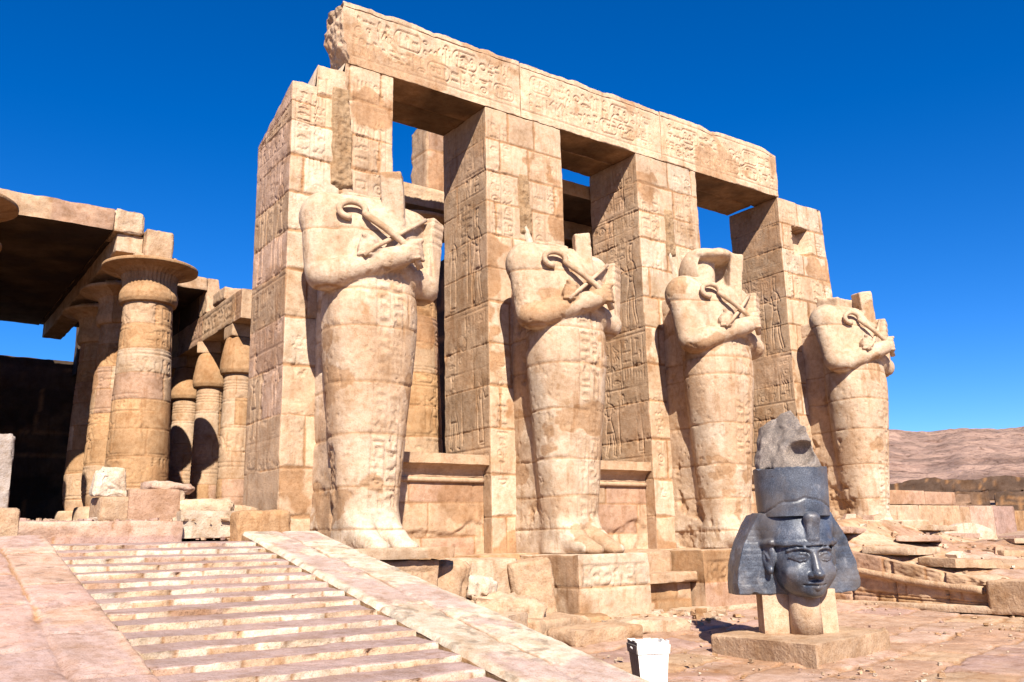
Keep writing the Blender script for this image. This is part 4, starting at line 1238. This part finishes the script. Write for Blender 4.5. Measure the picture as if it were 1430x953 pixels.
dup(NAVE, (6.45, 34.5, 1.77), 2.5, "third tall column back, sunlit only low down, with its base showing beside the dark doorway")
dup(NAVE, (1.02, 24.7, 1.77), .7, "near column of the opposite row, only the rim of its capital showing, the higher of two rims")
dup(NAVE, (1.02, 28.1, 1.77), 1.9, "column of the opposite row, only the rim of its capital showing, the lower of two rims")
dup(NAVE, (1.02, 34.5, 1.77), 4.4, "column of the opposite row standing dark under the roof")
dup(NAVE, (1.02, 37.8, 1.77), 5.2, "hindmost column of the opposite row in the dark hall")
dup(NAVE, (11.4, 20.55, 1.77), 3.0, "tall column seen through the first opening, behind the front statue's arm")
dup(NAVE, (17.2, 20.55, 1.77), 4.1, "tall column behind the second opening, mostly hidden by the third pillar")

def build_bud():
    root = empty("bud_column", (10, 30, 2.05)); tag(root, "nearest bud topped column under the side beam, beside the front pillar's inner edge", "column", "bud columns under the side beam")
    turned("shaft", [(.50, 0), (.56, .4), (.55, 1.2), (.52, 3), (.475, 5.35)], .03, 211, HPAL, lambda cv: [cv.poly(L((0, z), (cv.w, z)), .028, .02) for z in (1.2, 2.2, 2.35, 3.5, 4.4, 4.8, 4.9, 5.0, 5.1)] and cv.row(random.Random(5), 0, cv.w, 2.5, .8, .032, .022, False), [0, .9, 1.8, 2.7, 3.6, 4.5, 5.5], root, mortar=.6)
    turned("capital", [(.47, 5.34), (.58, 5.36), (.63, 5.5), (.625, 5.75), (.56, 6.15), (.46, 6.6), (.42, 6.64), (0, 6.65)], .03, 212, HPAL, None, None, root)
    stone_box("abacus", (-.43, -.43, 6.64), (.43, .43, 7.07), .05, seed=213, tint=PALE, chip=.03, rough=.01, parent=root)
    return root
BUD = build_bud()
dup(BUD, (10, 33.1, 2.05), 1.0, "second bud topped column back under the side beam")
dup(BUD, (10, 36.2, 2.05), 2.0, "third bud topped column back under the side beam, next to the tall column's shaft")
dup(BUD, (10, 39.3, 2.05), 3.0, "hindmost bud topped column, shaded behind the tall column")
tag(stone_box("side_beam", (9.55, 28.7, 9.12), (10.45, 41.0, 10.14), .04, faces=('-x', '-y', '-z', '+z', '+x'), seed=214, courses=[9, 10.3], chip=.04, rough=.02, bw=(3, 4), pal=[(PALE, 3), (PINK, 2)],
    carve={'-x': lambda cv: cv.row(random.Random(8), .1, cv.w - .1, .25, .55, .045, .03)}), "carved beam running back over the row of bud topped columns", "stone beam")
tag(stone_box("nave_beam", (5.32, 27.55, 10.38), (6.06, 41.0, 10.94), .05, seed=215, courses=[10.3, 12], chip=.05, rough=.03, bw=(3, 4), pal=[(PALE, 3), (CREAM, 2)]), "beam running back on the tall columns just under the roof edge", "stone beam")
tag(stone_box("nave_beam", (.3, 27.9, 10.38), (1.75, 41.0, 10.94), .06, seed=216, courses=[10.3, 12], chip=.05, rough=.03, bw=(3, 4), pal=[(PALE, 3), (OCHRE, 2)]), "beam running back on the opposite row of columns in the dark hall", "stone beam")
def roofw(V):
    V = V.copy(); V[:, 1] -= .10 * sstep(28.2, 27.4, V[:, 1]) * fbm(V * np.array([.7, 0, 2]), 33, 4); V[:, 2] -= .0; return V
tag(stone_box("roof_slab", (-9.5, 27.4, 10.95), (5.19, 41.2, 11.62), .06, ft={'-z': (.05, .032, .022)}, seed=217, courses=[11, 12], chip=.05, rough=.03, bw=(3, 5), pal=[(PINK, 3), (PALE, 3)], warp=roofw, coarse=('+y', '+z', '-z', '+x', '-x')), "great flat stone roof over the hall, its sunlit front edge against the sky", "roof")  # underside nearly black: interior shade painted into the face colour
tag(stone_box("stone_block", (5.21, 27.42, 10.955), (6.06, 28.6, 11.66), .04, seed=218, tint=CREAM, chip=.12, rough=.05, mat=M_ROUGH, faces=('-x', '-y', '+x', '+z', '+y', '-z')), "worn pale block standing at the right end of the roof edge", "stone block")
tag(stone_box("stone_block", (6.08, 27.2, 10.15), (6.88, 28.3, 11.12), .04, seed=219, tint=PALE, chip=.07, rough=.05, mat=M_ROUGH), "squarish rough block on top of the nearest tall column's capital", "stone block")
tag(stone_box("roof_slab", (6.3, 32.6, 11.0), (9.55, 41.0, 11.5), .06, ft={'-z': (.05, .032, .022)}, seed=220, tint=PALE, chip=.06, rough=.05), "smaller roof slab behind the nearest tall capital, broken short", "roof")  # lower face also has shade painted in
tag(stone_box("roof_slab", (5.2, 28.62, 10.96), (6.28, 41.1, 11.58), .1, seed=235, tint=PALE, chip=.04, rough=.02, ft={"-z": (.05, .032, .022)}), "narrow roof slab filling in behind the worn block at the roof edge", "roof")  # same painted shade on the underside
tag(stone_box("pier", (9.56, 32.6, 10.15), (10.3, 33.6, 11.5), .05, seed=221, tint=PALE, chip=.08, rough=.05, warp=lambda V: V + np.stack([-.0 * V[:, 0], 0 * V[:, 0], -.45 * sstep(9.95, 10.0, V[:, 0]) * sstep(11, 11.7, V[:, 2])], -1)), "stepped broken pier standing on the side beam against the sky", "pier")
tag(stone_box("pier", (9.5, 30.4, 10.15), (10.25, 31.7, 10.62), .05, seed=222, tint=PALE, chip=.10, rough=.06), "low ragged stub of a pier lying on the side beam", "pier")
HALL_SHADE = [(np.array([.075, .05, .036]), 3), (np.array([.055, .038, .028]), 2)]  # hall wall tints with the interior's shade painted in
tag(stone_box("hall_wall", (-9.5, 43.0, 1.9), (14.2, 43.8, 9.9), .14, faces=('-y', '+z', '+y'), seed=223, courses=list(np.arange(1.9, 10.5, .95)), pal=HALL_SHADE, chip=.05, rough=.03, mortar=.2), "rear wall of the columned hall, painted dark to stand for shade", "wall")
tag(stone_box("hall_wall", (6.9, 42.2, 9.2), (14.2, 42.95, 11.7), .14, faces=("-y", "+z", "+y", "-x"), seed=233, courses=[9, 10.2, 11.2, 12], pal=HALL_SHADE, chip=.05, rough=.03, mortar=.2), "upper part of the dark rear wall, above the side aisle", "wall")
tag(stone_box("clerestory_wall", (9.57, 33.62, 10.15), (10.2, 42.1, 11.46), .1, faces=("-x", "-y", "+x", "+z"), seed=234, courses=[10, 11.2], pal=HALL_SHADE, chip=.05, rough=.03, mortar=.2), "dark low wall on the side beam under the smaller roof slab", "wall")
tag(stone_box("hall_wall", (13.6, 21.6, 1.9), (14.2, 42.98, 10.1), .14, faces=('-x', '-y', '+x', '+z'), seed=224, courses=list(np.arange(1.9, 10.5, .95)), pal=HALL_SHADE, chip=.05, rough=.03, mortar=.2), "dark side wall of the hall behind the bud topped columns", "wall")
tag(stone_box("hall_wall", (-10.2, 27.5, 1.9), (-9.52, 43.8, 11.24), .2, faces=('-x', '-y', '+x', '+z'), seed=225, courses=list(np.arange(1.9, 11.5, .95)), pal=HALL_SHADE, chip=.05, rough=.03, mortar=.2), "side wall closing the far flank of the hall", "wall")
tag(stone_box("roof_slab", (10.47, 29.0, 9.6), (14.2, 43.0, 10.12), .1, ft={'-z': (.05, .032, .022)}, seed=226, tint=PALE, chip=.05, rough=.03), "low side roof behind the carved side beam", "roof")  # underside tint stands for the shade beneath
tag(stone_box("stone_beam", (10.45, 19.55, 10.38), (18.7, 20.9, 10.95), .04, seed=227, courses=[10, 12], pal=[(PALE, 3), (CREAM, 2)], bw=(3, 5), chip=.04, rough=.02,
    carve={'-y': lambda cv: cv.row(random.Random(4), .3, cv.w - .1, .12, .28, .03, .02)}), "beam on the tall column seen through the first opening", "stone beam")
tag(stone_box("stone_block", (11.5, 19.7, 10.96), (13.0, 20.7, 13.0), .05, seed=228, courses=[11, 12.15, 13.2], pal=[(PALE, 3), (PINK, 2)], chip=.12, rough=.04, bw=(3, 4)), "upright broken pier rising from the beam in the first opening", "pier")
tag(stone_box("roof_slab", (13.95, 17.96, 10.97), (18.5, 20.95, 11.4), .06, ft={'-z': (.07, .045, .03)}, seed=229, tint=OCHRE, chip=.05, rough=.03), "roof slab behind the second opening, dark from below", "roof")  # shade painted into the underside tint

# ------------------------------------------------------------------ loose blocks by the head of the steps
rock("stone_block", (3.22, 15.5, 2.05), (.50, .6, .40), .1, 301, .015, .05, PALE, label="small squarish block carrying the pale carved fragment")
rock("carved_fragment", (3.14, 15.45, 2.45), (.52, .34, .46), .06, 302, .04, .14, WHITE, (.05, .04), "pale carved relief fragment perched on a small block at the terrace", "carved stone", res=.02, taper=.25,
     carve={'-y': lambda cv: [cv.glyph(GL[4], .06, .05, .4, .34, .03, .03), cv.glyph(GL[0], .1, .24, .14, .14, .02, .02)]})
rock("stone_block", (3.82, 15.55, 2.05), (.78, .8, .52), -.06, 303, .02, .05, PINK * 1.05, label="big upright pinkish block with flat face, left of the white slab")
rock("stone_block", (4.25, 16.1, 2.56), (.80, .5, .17), .2, 304, .05, .10, DUST, (.0, .05), "thin broken slab lying on top of the big pinkish block")
rock("stone_block", (4.62, 15.25, 1.78), (.98, .7, .44), .03, 305, .018, .06, WHITE * .93, label="long whitish block between the pinkish block and the brown rough block")
rock("stone_block", (4.75, 16.0, 2.15), (1.1, .7, .30), -.15, 306, .07, .14, CREAM, (.06, 0), "jagged cream slab behind the long whitish block")
rock("stone_block", (5.35, 16.4, 2.1), (1.0, .7, .28), .2, 307, .06, .12, CREAM, (0, .07), "cream slab wedged against the foot of the front pillar")
rock("stone_block", (4.12, 15.95, 2.0), (.45, .5, .62), .3, 308, .07, .14, CREAM, (.1, .05), "chipped cream lump at the corner of the big pinkish block")
rock("stone_block", (5.42, 15.05, 1.72), (.98, .8, .50), .10, 309, .05, .12, OCHRE * 1.05, (0, -.03), "brown rough block at the ramp's top, against the front pillar's foot")
rock("stone_block", (1.38, 14.05, 1.7), (.72, .6, .50), -.05, 310, .03, .06, PALE, label="square block at the outer end of the terrace step, above the left pavement")
rock("stone_stump", (1.95, 24.1, 2.05), (1.5, 1.0, 2.26), 0, 311, .05, .10, np.array([0.32, 0.269, 0.243]), label="greyish wall stump with a flat top at the dark hall's mouth", cat="wall stump", res=.05)

# ------------------------------------------------------------------ tumbled front of the podium between the ramp and the inscribed block
rock("stone_block", (7.15, 14.3, -.05), (1.95, 1.5, 1.40), 0, 321, .012, .06, PALE, label="long block carved with rings, right beside the ramp's outer edge", res=.03,
     carve={'-y': lambda cv: cv.row(random.Random(3), .15, 1.8, .72, .46, .04, .035)})
rock("stone_block", (8.55, 14.25, -.05), (.75, 1.1, 1.36), -.55, 322, .07, .16, PALE * .95, (.0, .10), "rough tall block with a dark split face, next to the ringed block")
rock("stone_block", (9.6, 14.75, -.05), (1.35, 1.1, 1.38), .0, 323, .05, .10, CREAM, label="broad set back block in the middle of the tumbled podium front")
rock("boulder", (9.0, 13.65, .62), (.42, .40, .40), .4, 324, .07, .2, WHITE, (.1, .1), "small rounded white stone sitting on the collapsed lump", "boulder", res=.03)
rock("boulder", (9.25, 13.45, -.05), (1.35, 1.0, .74), -.3, 325, .14, .28, CREAM, (.08, .12), "collapsed rounded lump of masonry below the set back block", "boulder")
rock("stone_block", (10.62, 14.2, -.05), (.80, .9, 1.32), -.46, 326, .06, .12, PALE, (0, -.13), "leaning block with one shaded face, just left of the inscribed block")
rock("stone_block", (9.85, 12.85, 0), (1.55, .8, .34), .25, 327, .05, .10, PALE, (.03, .02), "flat rough slab on the ground below the leaning block")
rock("stone_block", (11.1, 13.1, 0), (.62, .5, .28), -.3, 328, .05, .1, OCHRE, (.05, .0), "small brown stone at the foot of the inscribed block")
rock("stone_block", (10.0, 11.75, 0), (1.55, .75, .24), .05, 329, .04, .08, PALE, (.02, .0), "smooth long kerb stone lying nearest the ramp's lower edge")
rock("stone_block", (11.45, 12.0, -.02), (1.35, .8, .26), -.08, 330, .06, .12, CREAM, (.0, .03), "whitish worn slab on the paving behind the white bin")
rock("stone_block", (8.5, 12.6, -.02), (1.1, .9, .5), .5, 331, .05, .1, CREAM, (.0, .0), "broken block tucked under the edge of the ramp")
rock("stone_block", (12.4, 13.35, .05), (1.1, .5, .14), .1, 332, .03, .06, CREAM, label="thin pale slab flush with the paving before the inscribed block")
rock("stone_block", (14.9, 13.55, .08), (2.4, .45, .13), .05, 333, .03, .06, CREAM, label="long thin kerb slab before the little ledge")
rock("stone_block", (17.6, 13.5, .08), (1.6, .4, .12), -.03, 334, .03, .06, DUST, label="thin kerb slab in front of the third statue's base, behind the dark head")

# ------------------------------------------------------------------ white bin
root = empty("litter_bin", (7.56, 7.95, -.04), math.radians(-26)); root.scale = (.74, .74, 1.0); tag(root, "small white wooden litter bin standing at the foot of the ramp", "bin")
def board(name, ax, seed, parent):
    """one tapering side of the bin made of upright boards under a rim"""
    V = []; F = []
    def slab(x0, x1, z0, z1, y0, y1):
        o = len(V)
        k = lambda z: .205 + .055 * z / .52
        for z in (z0, z1):
            for (x, y) in ((x0, y0), (x1, y0), (x1, y1), (x0, y1)):
                V.append((x * k(z) / .26, -(k(z) + y), z))
        for f in ((0, 3, 2, 1), (4, 5, 6, 7), (0, 1, 5, 4), (1, 2, 6, 5), (2, 3, 7, 6), (3, 0, 4, 7)): F.append([i + o for i in f])
    n = 4
    hts = [.50, .515, .50, .51]
    for i in range(n):
        a = -.26 + .52 * i / n + .003; b = -.26 + .52 * (i + 1) / n - .003
        slab(a, b, .02, hts[(i + seed) % 4], -.018, .0)
    slab(-.262, .262, .36, .365, .0, .004)
    slab(-.265, .265, .375, .47, .001, .020)
    o = mesh_obj(name, V, F, None, M_PAINT if seed != 3 else M_GREYPANEL, parent, False)
    o.rotation_euler = (0, 0, ax)
    bv = o.modifiers.new("edge", 'BEVEL'); bv.width = .004; bv.segments = 2
    return o
M_GREYPANEL = new_mat('grey_grained_panel')[0]  # darker grey, finely streaked; used on one side panel of the bin
def grey_panel():
    n, l = M_GREYPANEL.node_tree.nodes, M_GREYPANEL.node_tree.links; b = n['Principled BSDF']
    tc = n.new('ShaderNodeTexCoord'); mp = n.new('ShaderNodeMapping'); mp.inputs['Scale'].default_value = (26, 26, 2.5); l.new(tc.outputs['Object'], mp.inputs['Vector'])
    a = noise_node(n, l, 3.0, 6, mp.outputs[0]); r = ramp(n, l, a.outputs['Fac'], [(.3, (.06, .048, .04)), (.7, (.20, .175, .155))])
    l.new(r.outputs[0], b.inputs['Base Color']); b.inputs['Roughness'].default_value = .85
grey_panel()
for q in range(4): board("side_panel", q * math.pi / 2, q, root)
bt = stone_box("bottom", (-.19, -.19, .02), (.19, .19, .05), .05, seed=5, tint=np.array([.3, .25, .2]), parent=root, mat=M_PAINT)
tubes_obj("handle", [(np.array([(-.262, -.06, .42), (-.275, -.05, .43), (-.282, 0, .44), (-.275, .05, .43), (-.262, .06, .42)]), .008)], (.15, .12, .10), M_PAINT, root)

# ------------------------------------------------------------------ right hand platform with the sloping side
def plat_top(x, y):
    x = np.asarray(x, float); y = np.asarray(y, float)
    ramp_ = np.clip(1.30 + .2 * (y - 13.2), .5, 1.5)
    side = np.interp(x, [19, 20.5, 26, 34, 56], [0, .10, .02, -.15, -.35]) * np.interp(y, [9, 13], [1, 1])
    low = np.where(ramp_ < 1.2, np.interp(x, [20, 30], [0, .25]), np.interp(x, [22, 30], [0, -.18]))
    mound = .50 * np.exp(-((x - 22.4) / 2.6) ** 2 - ((y - 14.6) / 1.3) ** 2)
    return ramp_ + side + low + mound
def build_rubble():
    x0, x1, y0, y1, res = 19.1, 56.0, 9.3, 26.0, .09
    cv = Carve(x1 - x0, y1 - y0, res)
    X, Y = cv.U + x0, cv.V + y0
    a = math.radians(-22)
    u, v = X * math.cos(a) + Y * math.sin(a), -X * math.sin(a) + Y * math.cos(a)
    w1 = .35 * n2(X, Y, .5, 111, 4)
    H, col, k = masonry(u + w1, v + .3 * n2(X, Y, .55, 112, 4), list(np.arange(-30, 40, 1.05)), 113, (1.0, 2.6), wob=.15, joint=.04, pal=[(DUST, 3), (CREAM, 2), (PINK, 2), (PALE, 2)], mortar=.4)
    st = n2(u * .8, v * 1.3, .8, 114, 3)
    Z = plat_top(X, Y) + H * 1.5 + .10 * np.round(st * 5) / 5 + .06 * n2(X, Y, 1.6, 115, 5)
    e = np.minimum(X - x0, .6)
    Z = Z - .06 * sstep(.3, 0, e) * (1 + n2(X, Y, 2.5, 116))
    P = np.stack([X, Y, Z], -1).reshape(-1, 3)
    struct(tag(mesh_obj("platform_ground", P, gridfaces(cv.nv, cv.nu), np.clip(col, .02, .9).reshape(-1, 3), M_PAVE), "broken stepped stone surface of the ruined platform at the right", "ground"))
build_rubble()
def rw(V):
    V = V.copy()
    t = plat_top(np.full(len(V), 19.12), V[:, 1]) - .02
    z = V[:, 2]; k = np.clip(z / 1.6, 0, 1)
    V[:, 2] = np.where(z > 0, k * t, z)
    return V
def rcarve(cv):
    j = [.0, 1.05, 2.2, 3.1, 4.6, 6.0]
    for x in (0.9, 2.1, 3.2, 4.4, 5.3): cv.poly(L((x, 0), (x + .05, 1.6)), .05, .09)
    cv.poly(L((0, .42), (cv.w, .40)), .035, .05)
    # upper course overhangs, lower one sits back
    cv.H = cv.H + .10 * sstep(.95, 1.08, cv.V + .10 * n2(cv.U, cv.V, 1.5, 9, 3)) + .05 * n2(cv.U, cv.V, 1.6, 10, 4)
root = empty("retaining_wall", (19.1, 11.5, 0)); tag(root, "broken retaining wall with a sloping round moulding, to the right of the dark head", "wall")
stone_box("wall_face", (19.05, 9.86, -.1), (19.6, 15.2, 1.6), .03, faces=('-x', '-y'), seed=231, courses=[-.2, .42, 1.0, 1.7], chip=.06, rough=.05, bw=(.9, 1.8), pal=[(OCHRE, 3), (PALE, 3), (PINK, 2)], carve={'-x': rcarve}, warp=rw, parent=root, loc=(-19.1, -11.5, 0), joint=.03)
ys = np.linspace(9.95, 14.4, 40); tp = plat_top(np.full(40, 19.12), ys)
tubes_obj("torus_moulding", [(np.stack([np.full(40, 18.98) + .02 * np.sin(ys * 3), ys, tp * .62 + .02 * np.sin(ys * 2.1)], -1), .085)], PALE, M_ROUGH, root, 12).location = (-19.1, -11.5, 0)
rock("stone_block", (19.45, 9.25, -.03), (1.3, 1.1, .66), -.02, 341, .04, .08, PALE, label="big end block of the retaining wall, cut off by the picture's edge")
rock("stone_block", (18.95, 11.6, -.02), (.35, 5.6, .14), .02, 342, .02, .05, CREAM, label="long low kerb along the foot of the retaining wall")
for k, (x, y, sx, sy, sz, rz, tl, lab) in enumerate([
    (20.1, 13.9, 1.9, .9, 0.16, .35, (.06, .08), "tilted top slab of the retaining wall nearest the far statue"),
    (20.0, 12.3, 1.7, 1.1, 0.17, .1, (.10, .05), "overhanging slab midway down the retaining wall's top"),
    (19.95, 10.9, 1.5, 1.0, 0.19, -.2, (.06, .12), "slanting slab near the low end of the retaining wall's top"),
    (22.0, 13.0, 2.6, 1.0, 0.14, .5, (.03, .06), "long slab lying on the rubble below the far statue"),
    (24.6, 14.4, 3.0, 1.2, 0.15, .3, (.02, .03), "flat slab on the rubble right of the far statue's feet"),
    (23.4, 11.2, 1.8, .9, 0.16, -.4, (.05, .08), "cracked slab in the middle of the ruined platform"),
    (27.5, 15.0, 1.4, .9, 0.26, .2, (.05, .0), "pinkish squat stone beside the white half round stone"),
    (26.0, 12.4, 2.0, 1.1, 0.14, .8, (.02, .06), "sunken flat slab near the picture's edge on the platform"),
    (22.8, 15.0, 1.6, .9, 0.19, -.1, (.08, .02), "stone wedged against the far statue's pedestal")]):
    z = float(plat_top(np.array([x]), np.array([y]))[0]) - .06
    rock("stone_slab", (x, y, z), (sx, sy, sz), rz, 350 + k, .028, .045, [DUST, CREAM, PALE][k % 3], (tl[0] * .35, tl[1] * .4), lab, "stone slab", res=.06)
# white half disc
cvn = 40; th = np.linspace(0, np.pi, 36)
root = None
V = []; W_, T_ = .98, .24
rr = np.linspace(0, 1, 12)
Rg, Tg = np.meshgrid(rr, th, indexing='ij')
fr = np.stack([Rg * np.cos(Tg) * W_, 0 * Rg - T_, Rg * np.sin(Tg) * .62], -1)
bk = fr.copy(); bk[..., 1] = T_
rim = np.stack([np.stack([np.cos(th) * W_, np.full(36, y), np.sin(th) * .62], -1) for y in np.linspace(-T_, T_, 10)], 0)
VV = [fr.reshape(-1, 3), bk.reshape(-1, 3), rim.reshape(-1, 3)]
FF = [gridfaces(12, 36), gridfaces(12, 36, 432, True), gridfaces(10, 36, 864)]
V = np.concatenate(VV); V = V + .05 * np.stack([fbm(V * 2.2, s, 4) for s in (1, 2, 3)], -1)
tag(mesh_obj("half_round_stone", V, np.concatenate(FF), WHITE * (1 + .15 * fbm(V * 4, 5, 3))[:, None], M_ROUGH, None, True, (30.2, 16.2, 1.30), (0, 0, -.55)), "white half round stone lying on the platform before the boundary wall", "stone")

# boundary wall of single blocks behind the platform
blk = [(31.2, 34.58, 2.72, 3.27, PINK, ""), (34.6, 36.9, 2.72, 3.24, PINK * .95, ""),
       (30.4, 34.05, .9, 2.70, CREAM, ""), (34.07, 37.1, .9, 2.70, PALE, ""), (37.12, 37.9, .9, 2.66, CREAM, ""), (37.92, 39.85, .9, 2.70, DUST, ""), (39.87, 41.7, .9, 2.69, ROSE * .85, ""), (41.72, 45.5, .9, 2.50, OCHRE, "")]
bl = ["smooth pinkish block, the left one of the two on the boundary wall's upper row", "smooth pinkish block, the right one of the two on the boundary wall's upper row",
      "cream patchy block in the boundary wall, right behind the far statue's feet", "broad speckled block under the right upper pinkish one", "narrow cream block in the boundary wall", "light dusty block in the boundary wall, wider than its cream neighbour", "dark rosy block near the end of the boundary wall", "brown ochre block at the picture's edge in the boundary wall"]
for k, (a, b, z0, z1, t, _) in enumerate(blk):
    tag(stone_box("wall_block", (a, 20.0, z0), (b, 21.0, z1), .06, faces=('-y', '-x', '+x', '+z', '+y'), seed=370 + k, courses=[z0 - .5, z1 + .5], bw=(9, 12), pal=[(t, 1)], chip=.04, rough=.015, mortar=.5, coarse=('+y',)), bl[k], "stone block", "blocks of the boundary wall")
tag(stone_box("low_wall", (38.2, 18.4, .6), (48, 19.3, 1.42), .07, seed=380, courses=[.8, 1.7], bw=(2.5, 4), pal=[(ROSE * .8, 2), (PINK, 1)], chip=.05, rough=.02), "low dark rosy wall in front of the boundary wall's right end", "wall")

# ------------------------------------------------------------------ mud brick ruins and the hut far behind
def mud(x, y, ln, h, rz, seed, label, z=None, tk=.9, tint=(.30, .195, .13)):
    r = math.hypot(x, y)
    z = float(terrain(np.array(r), 0, x, y)) - .4 if z is None else z
    def wp(V):
        V = V.copy(); t = V[:, 2] > h * .4
        V[:, 2] -= np.where(t, h * .28 * np.clip(fbm(np.stack([V[:, 0] * .5, 0 * V[:, 0], 0 * V[:, 0]], -1), seed, 5, .6) + .2, 0, 1), 0); return V
    o = stone_box("mudbrick_wall", (-ln / 2, -tk / 2, 0), (ln / 2, tk / 2, h), .16, seed=seed, courses=list(np.arange(-.1, h + .4, .34)), bw=(.5, .9), pal=[(np.array(tint), 2), (np.array(tint) * .8, 1)], chip=.06, rough=.05, warp=wp, loc=(x, y, z), rot=(0, 0, rz), mat=M_ROUGH, joint=.03, mortar=.2)
    return tag(o, label, "ruined wall", "mud brick ruins")
def az(d, r): return r * math.sin(math.radians(d)), r * math.cos(math.radians(d))
for x, y, zt, ln, h, rz, sd, lab, tn in [
    (54.6, 29.2, 5.0, 12.0, 1.5, -1.04, 401, "long dark mud brick wall right of the far statue, at the hill's foot", (0.087, 0.055, 0.039)),
    (48.6, 25.7, 3.82, 2.1, 1.3, -1.08, 402, "short dark mud brick wall over the middle of the boundary wall", (0.109, 0.068, 0.048)),
    (47.9, 23.0, 3.62, 1.6, 1.2, -1.11, 403, "small dark wall stump right of the short dark mud brick wall", (0.094, 0.061, 0.043)),
    (52.2, 23.0, 3.95, 3.0, 1.3, -1.14, 404, "dark mud brick wall at the picture's right edge above the boundary wall", (0.116, 0.072, 0.052)),
    (60.0, 27.0, 4.85, 9.0, 1.8, -1.11, 405, "broad sandy brown mud brick wall behind the smaller dark walls", (0.246, 0.152, 0.099)),
    (45.8, 26.9, 3.72, 5.0, 1.0, -1.02, 406, "low brown mud brick wall directly over the boundary wall's upper blocks", (0.217, 0.133, 0.087)),
    (56.5, 21.0, 4.6, 6.0, 1.6, -1.2, 407, "mud brick wall stump farthest right among the ruins", (0.217, 0.138, 0.094))]:
    mud(x, y, ln, h, rz, sd, lab, z=zt - h, tint=tn)
x, y = az(63.9, 235)
root = empty("hut", (x, y, 12.2), -1.05); root.scale = (.38, .38, .38); tag(root, "tiny grey flat roofed hut low on the hill", "hut")
stone_box("walls", (-4, -3, 0), (4, 3, 4.2), .4, seed=411, tint=np.array([0.154, 0.122, 0.106]), chip=.05, rough=.05, parent=root)
stone_box("roof", (-4.3, -3.3, 4.2), (4.3, 3.3, 4.5), .4, seed=412, tint=np.array([0.256, 0.211, 0.179]), chip=.05, parent=root)
stone_box("door", (-.6, -3.1, 0), (.6, -3.02, 2.2), .3, seed=413, tint=np.array([.08, .06, .05]), chip=.01, parent=root)

# ------------------------------------------------------------------ chips, pebbles and rubble too many to count
def scatter(name, pts, sizes, seed, label, tints):
    rng = np.random.default_rng(seed)
    base = np.array([(x, y, z) for x in (-1, 1) for y in (-1, 1) for z in (-1, 1)], float)
    q = np.array([(0, 1, 3, 2), (4, 6, 7, 5), (0, 4, 5, 1), (2, 3, 7, 6), (0, 2, 6, 4), (1, 5, 7, 3)])
    n = len(pts)
    B = base[None] * (1 + rng.uniform(-.38, .22, (n, 8, 3)))
    B *= (sizes[:, None] * rng.uniform(.5, 1.2, (n, 3)) * np.array([1.1, 1, .62]))[:, None, :]
    a = rng.uniform(0, 6.28, n); b = rng.uniform(-.35, .35, n)
    ca, sa, cb, sb = np.cos(a)[:, None], np.sin(a)[:, None], np.cos(b)[:, None], np.sin(b)[:, None]
    x, y, z = B[..., 0], B[..., 1], B[..., 2]
    y, z = y * cb - z * sb, y * sb + z * cb
    x, y = x * ca - y * sa, x * sa + y * ca
    V = (np.stack([x, y, z], -1) + pts[:, None]).reshape(-1, 3)
    F = (q[None] + 8 * np.arange(n)[:, None, None]).reshape(-1, 4)
    t = np.array(tints)[rng.integers(0, len(tints), n)] * rng.uniform(.75, 1.15, (n, 1))
    o = mesh_obj(name, V, F, np.repeat(t, 8, 0), M_ROUGH, None, False)
    o["kind"] = "stuff"; return tag(o, label, "rubble")
rng = np.random.default_rng(5)
def court_z(x, y): return -.06 + .22 * sstep(9, 15, y) + .06 * sstep(9.0, 6.5, x)
n = 2600
x = rng.uniform(6.2, 19.0, n); y = rng.uniform(6.0, 14.2, n)
k = (fbm(np.stack([x * .5, y * .5, 0 * x], -1), 3, 3) + .5 * rng.uniform(-1, 1, n)) > .05
x, y = x[k], y[k]
s = .006 + .035 * rng.random(len(x)) ** 5
scatter("pebbles", np.stack([x, y, court_z(x, y) + s * .4 + .01], -1), s, 6, "small stone chips and pebbles strewn over the court paving", [CREAM, PALE, WHITE, OCHRE, ROSE])
n = 420
x = rng.uniform(6.4, 14.5, n); y = 13.0 + rng.normal(0, .5, n) - .2 * (x < 10)
s = .025 + .10 * rng.random(n) ** 3
scatter("rubble", np.stack([x, y, court_z(x, y) + s * .35], -1), s, 7, "broken stone rubble heaped along the foot of the tumbled podium", [CREAM, PALE, WHITE, OCHRE])
n = 480
x = rng.uniform(19.3, 36, n); y = rng.uniform(9.6, 19.5, n)
s = .03 + .13 * rng.random(n) ** 4
scatter("rubble", np.stack([x, y, plat_top(x, y) + s * .3], -1), s, 8, "angular broken stone rubble covering the ruined platform at the right", [CREAM, PALE, DUST, PINK, WHITE])
n = 500
x = rng.uniform(1.2, 6.0, n); y = rng.uniform(14.75, 16.4, n)
s = .012 + .05 * rng.random(n) ** 4
scatter("rubble", np.stack([x, y, np.where(y > 14.8, 2.06, 1.76) + s * .3], -1), s, 9, "small stone chips lying among the blocks on the upper terrace", [CREAM, PALE, WHITE, ROSE])
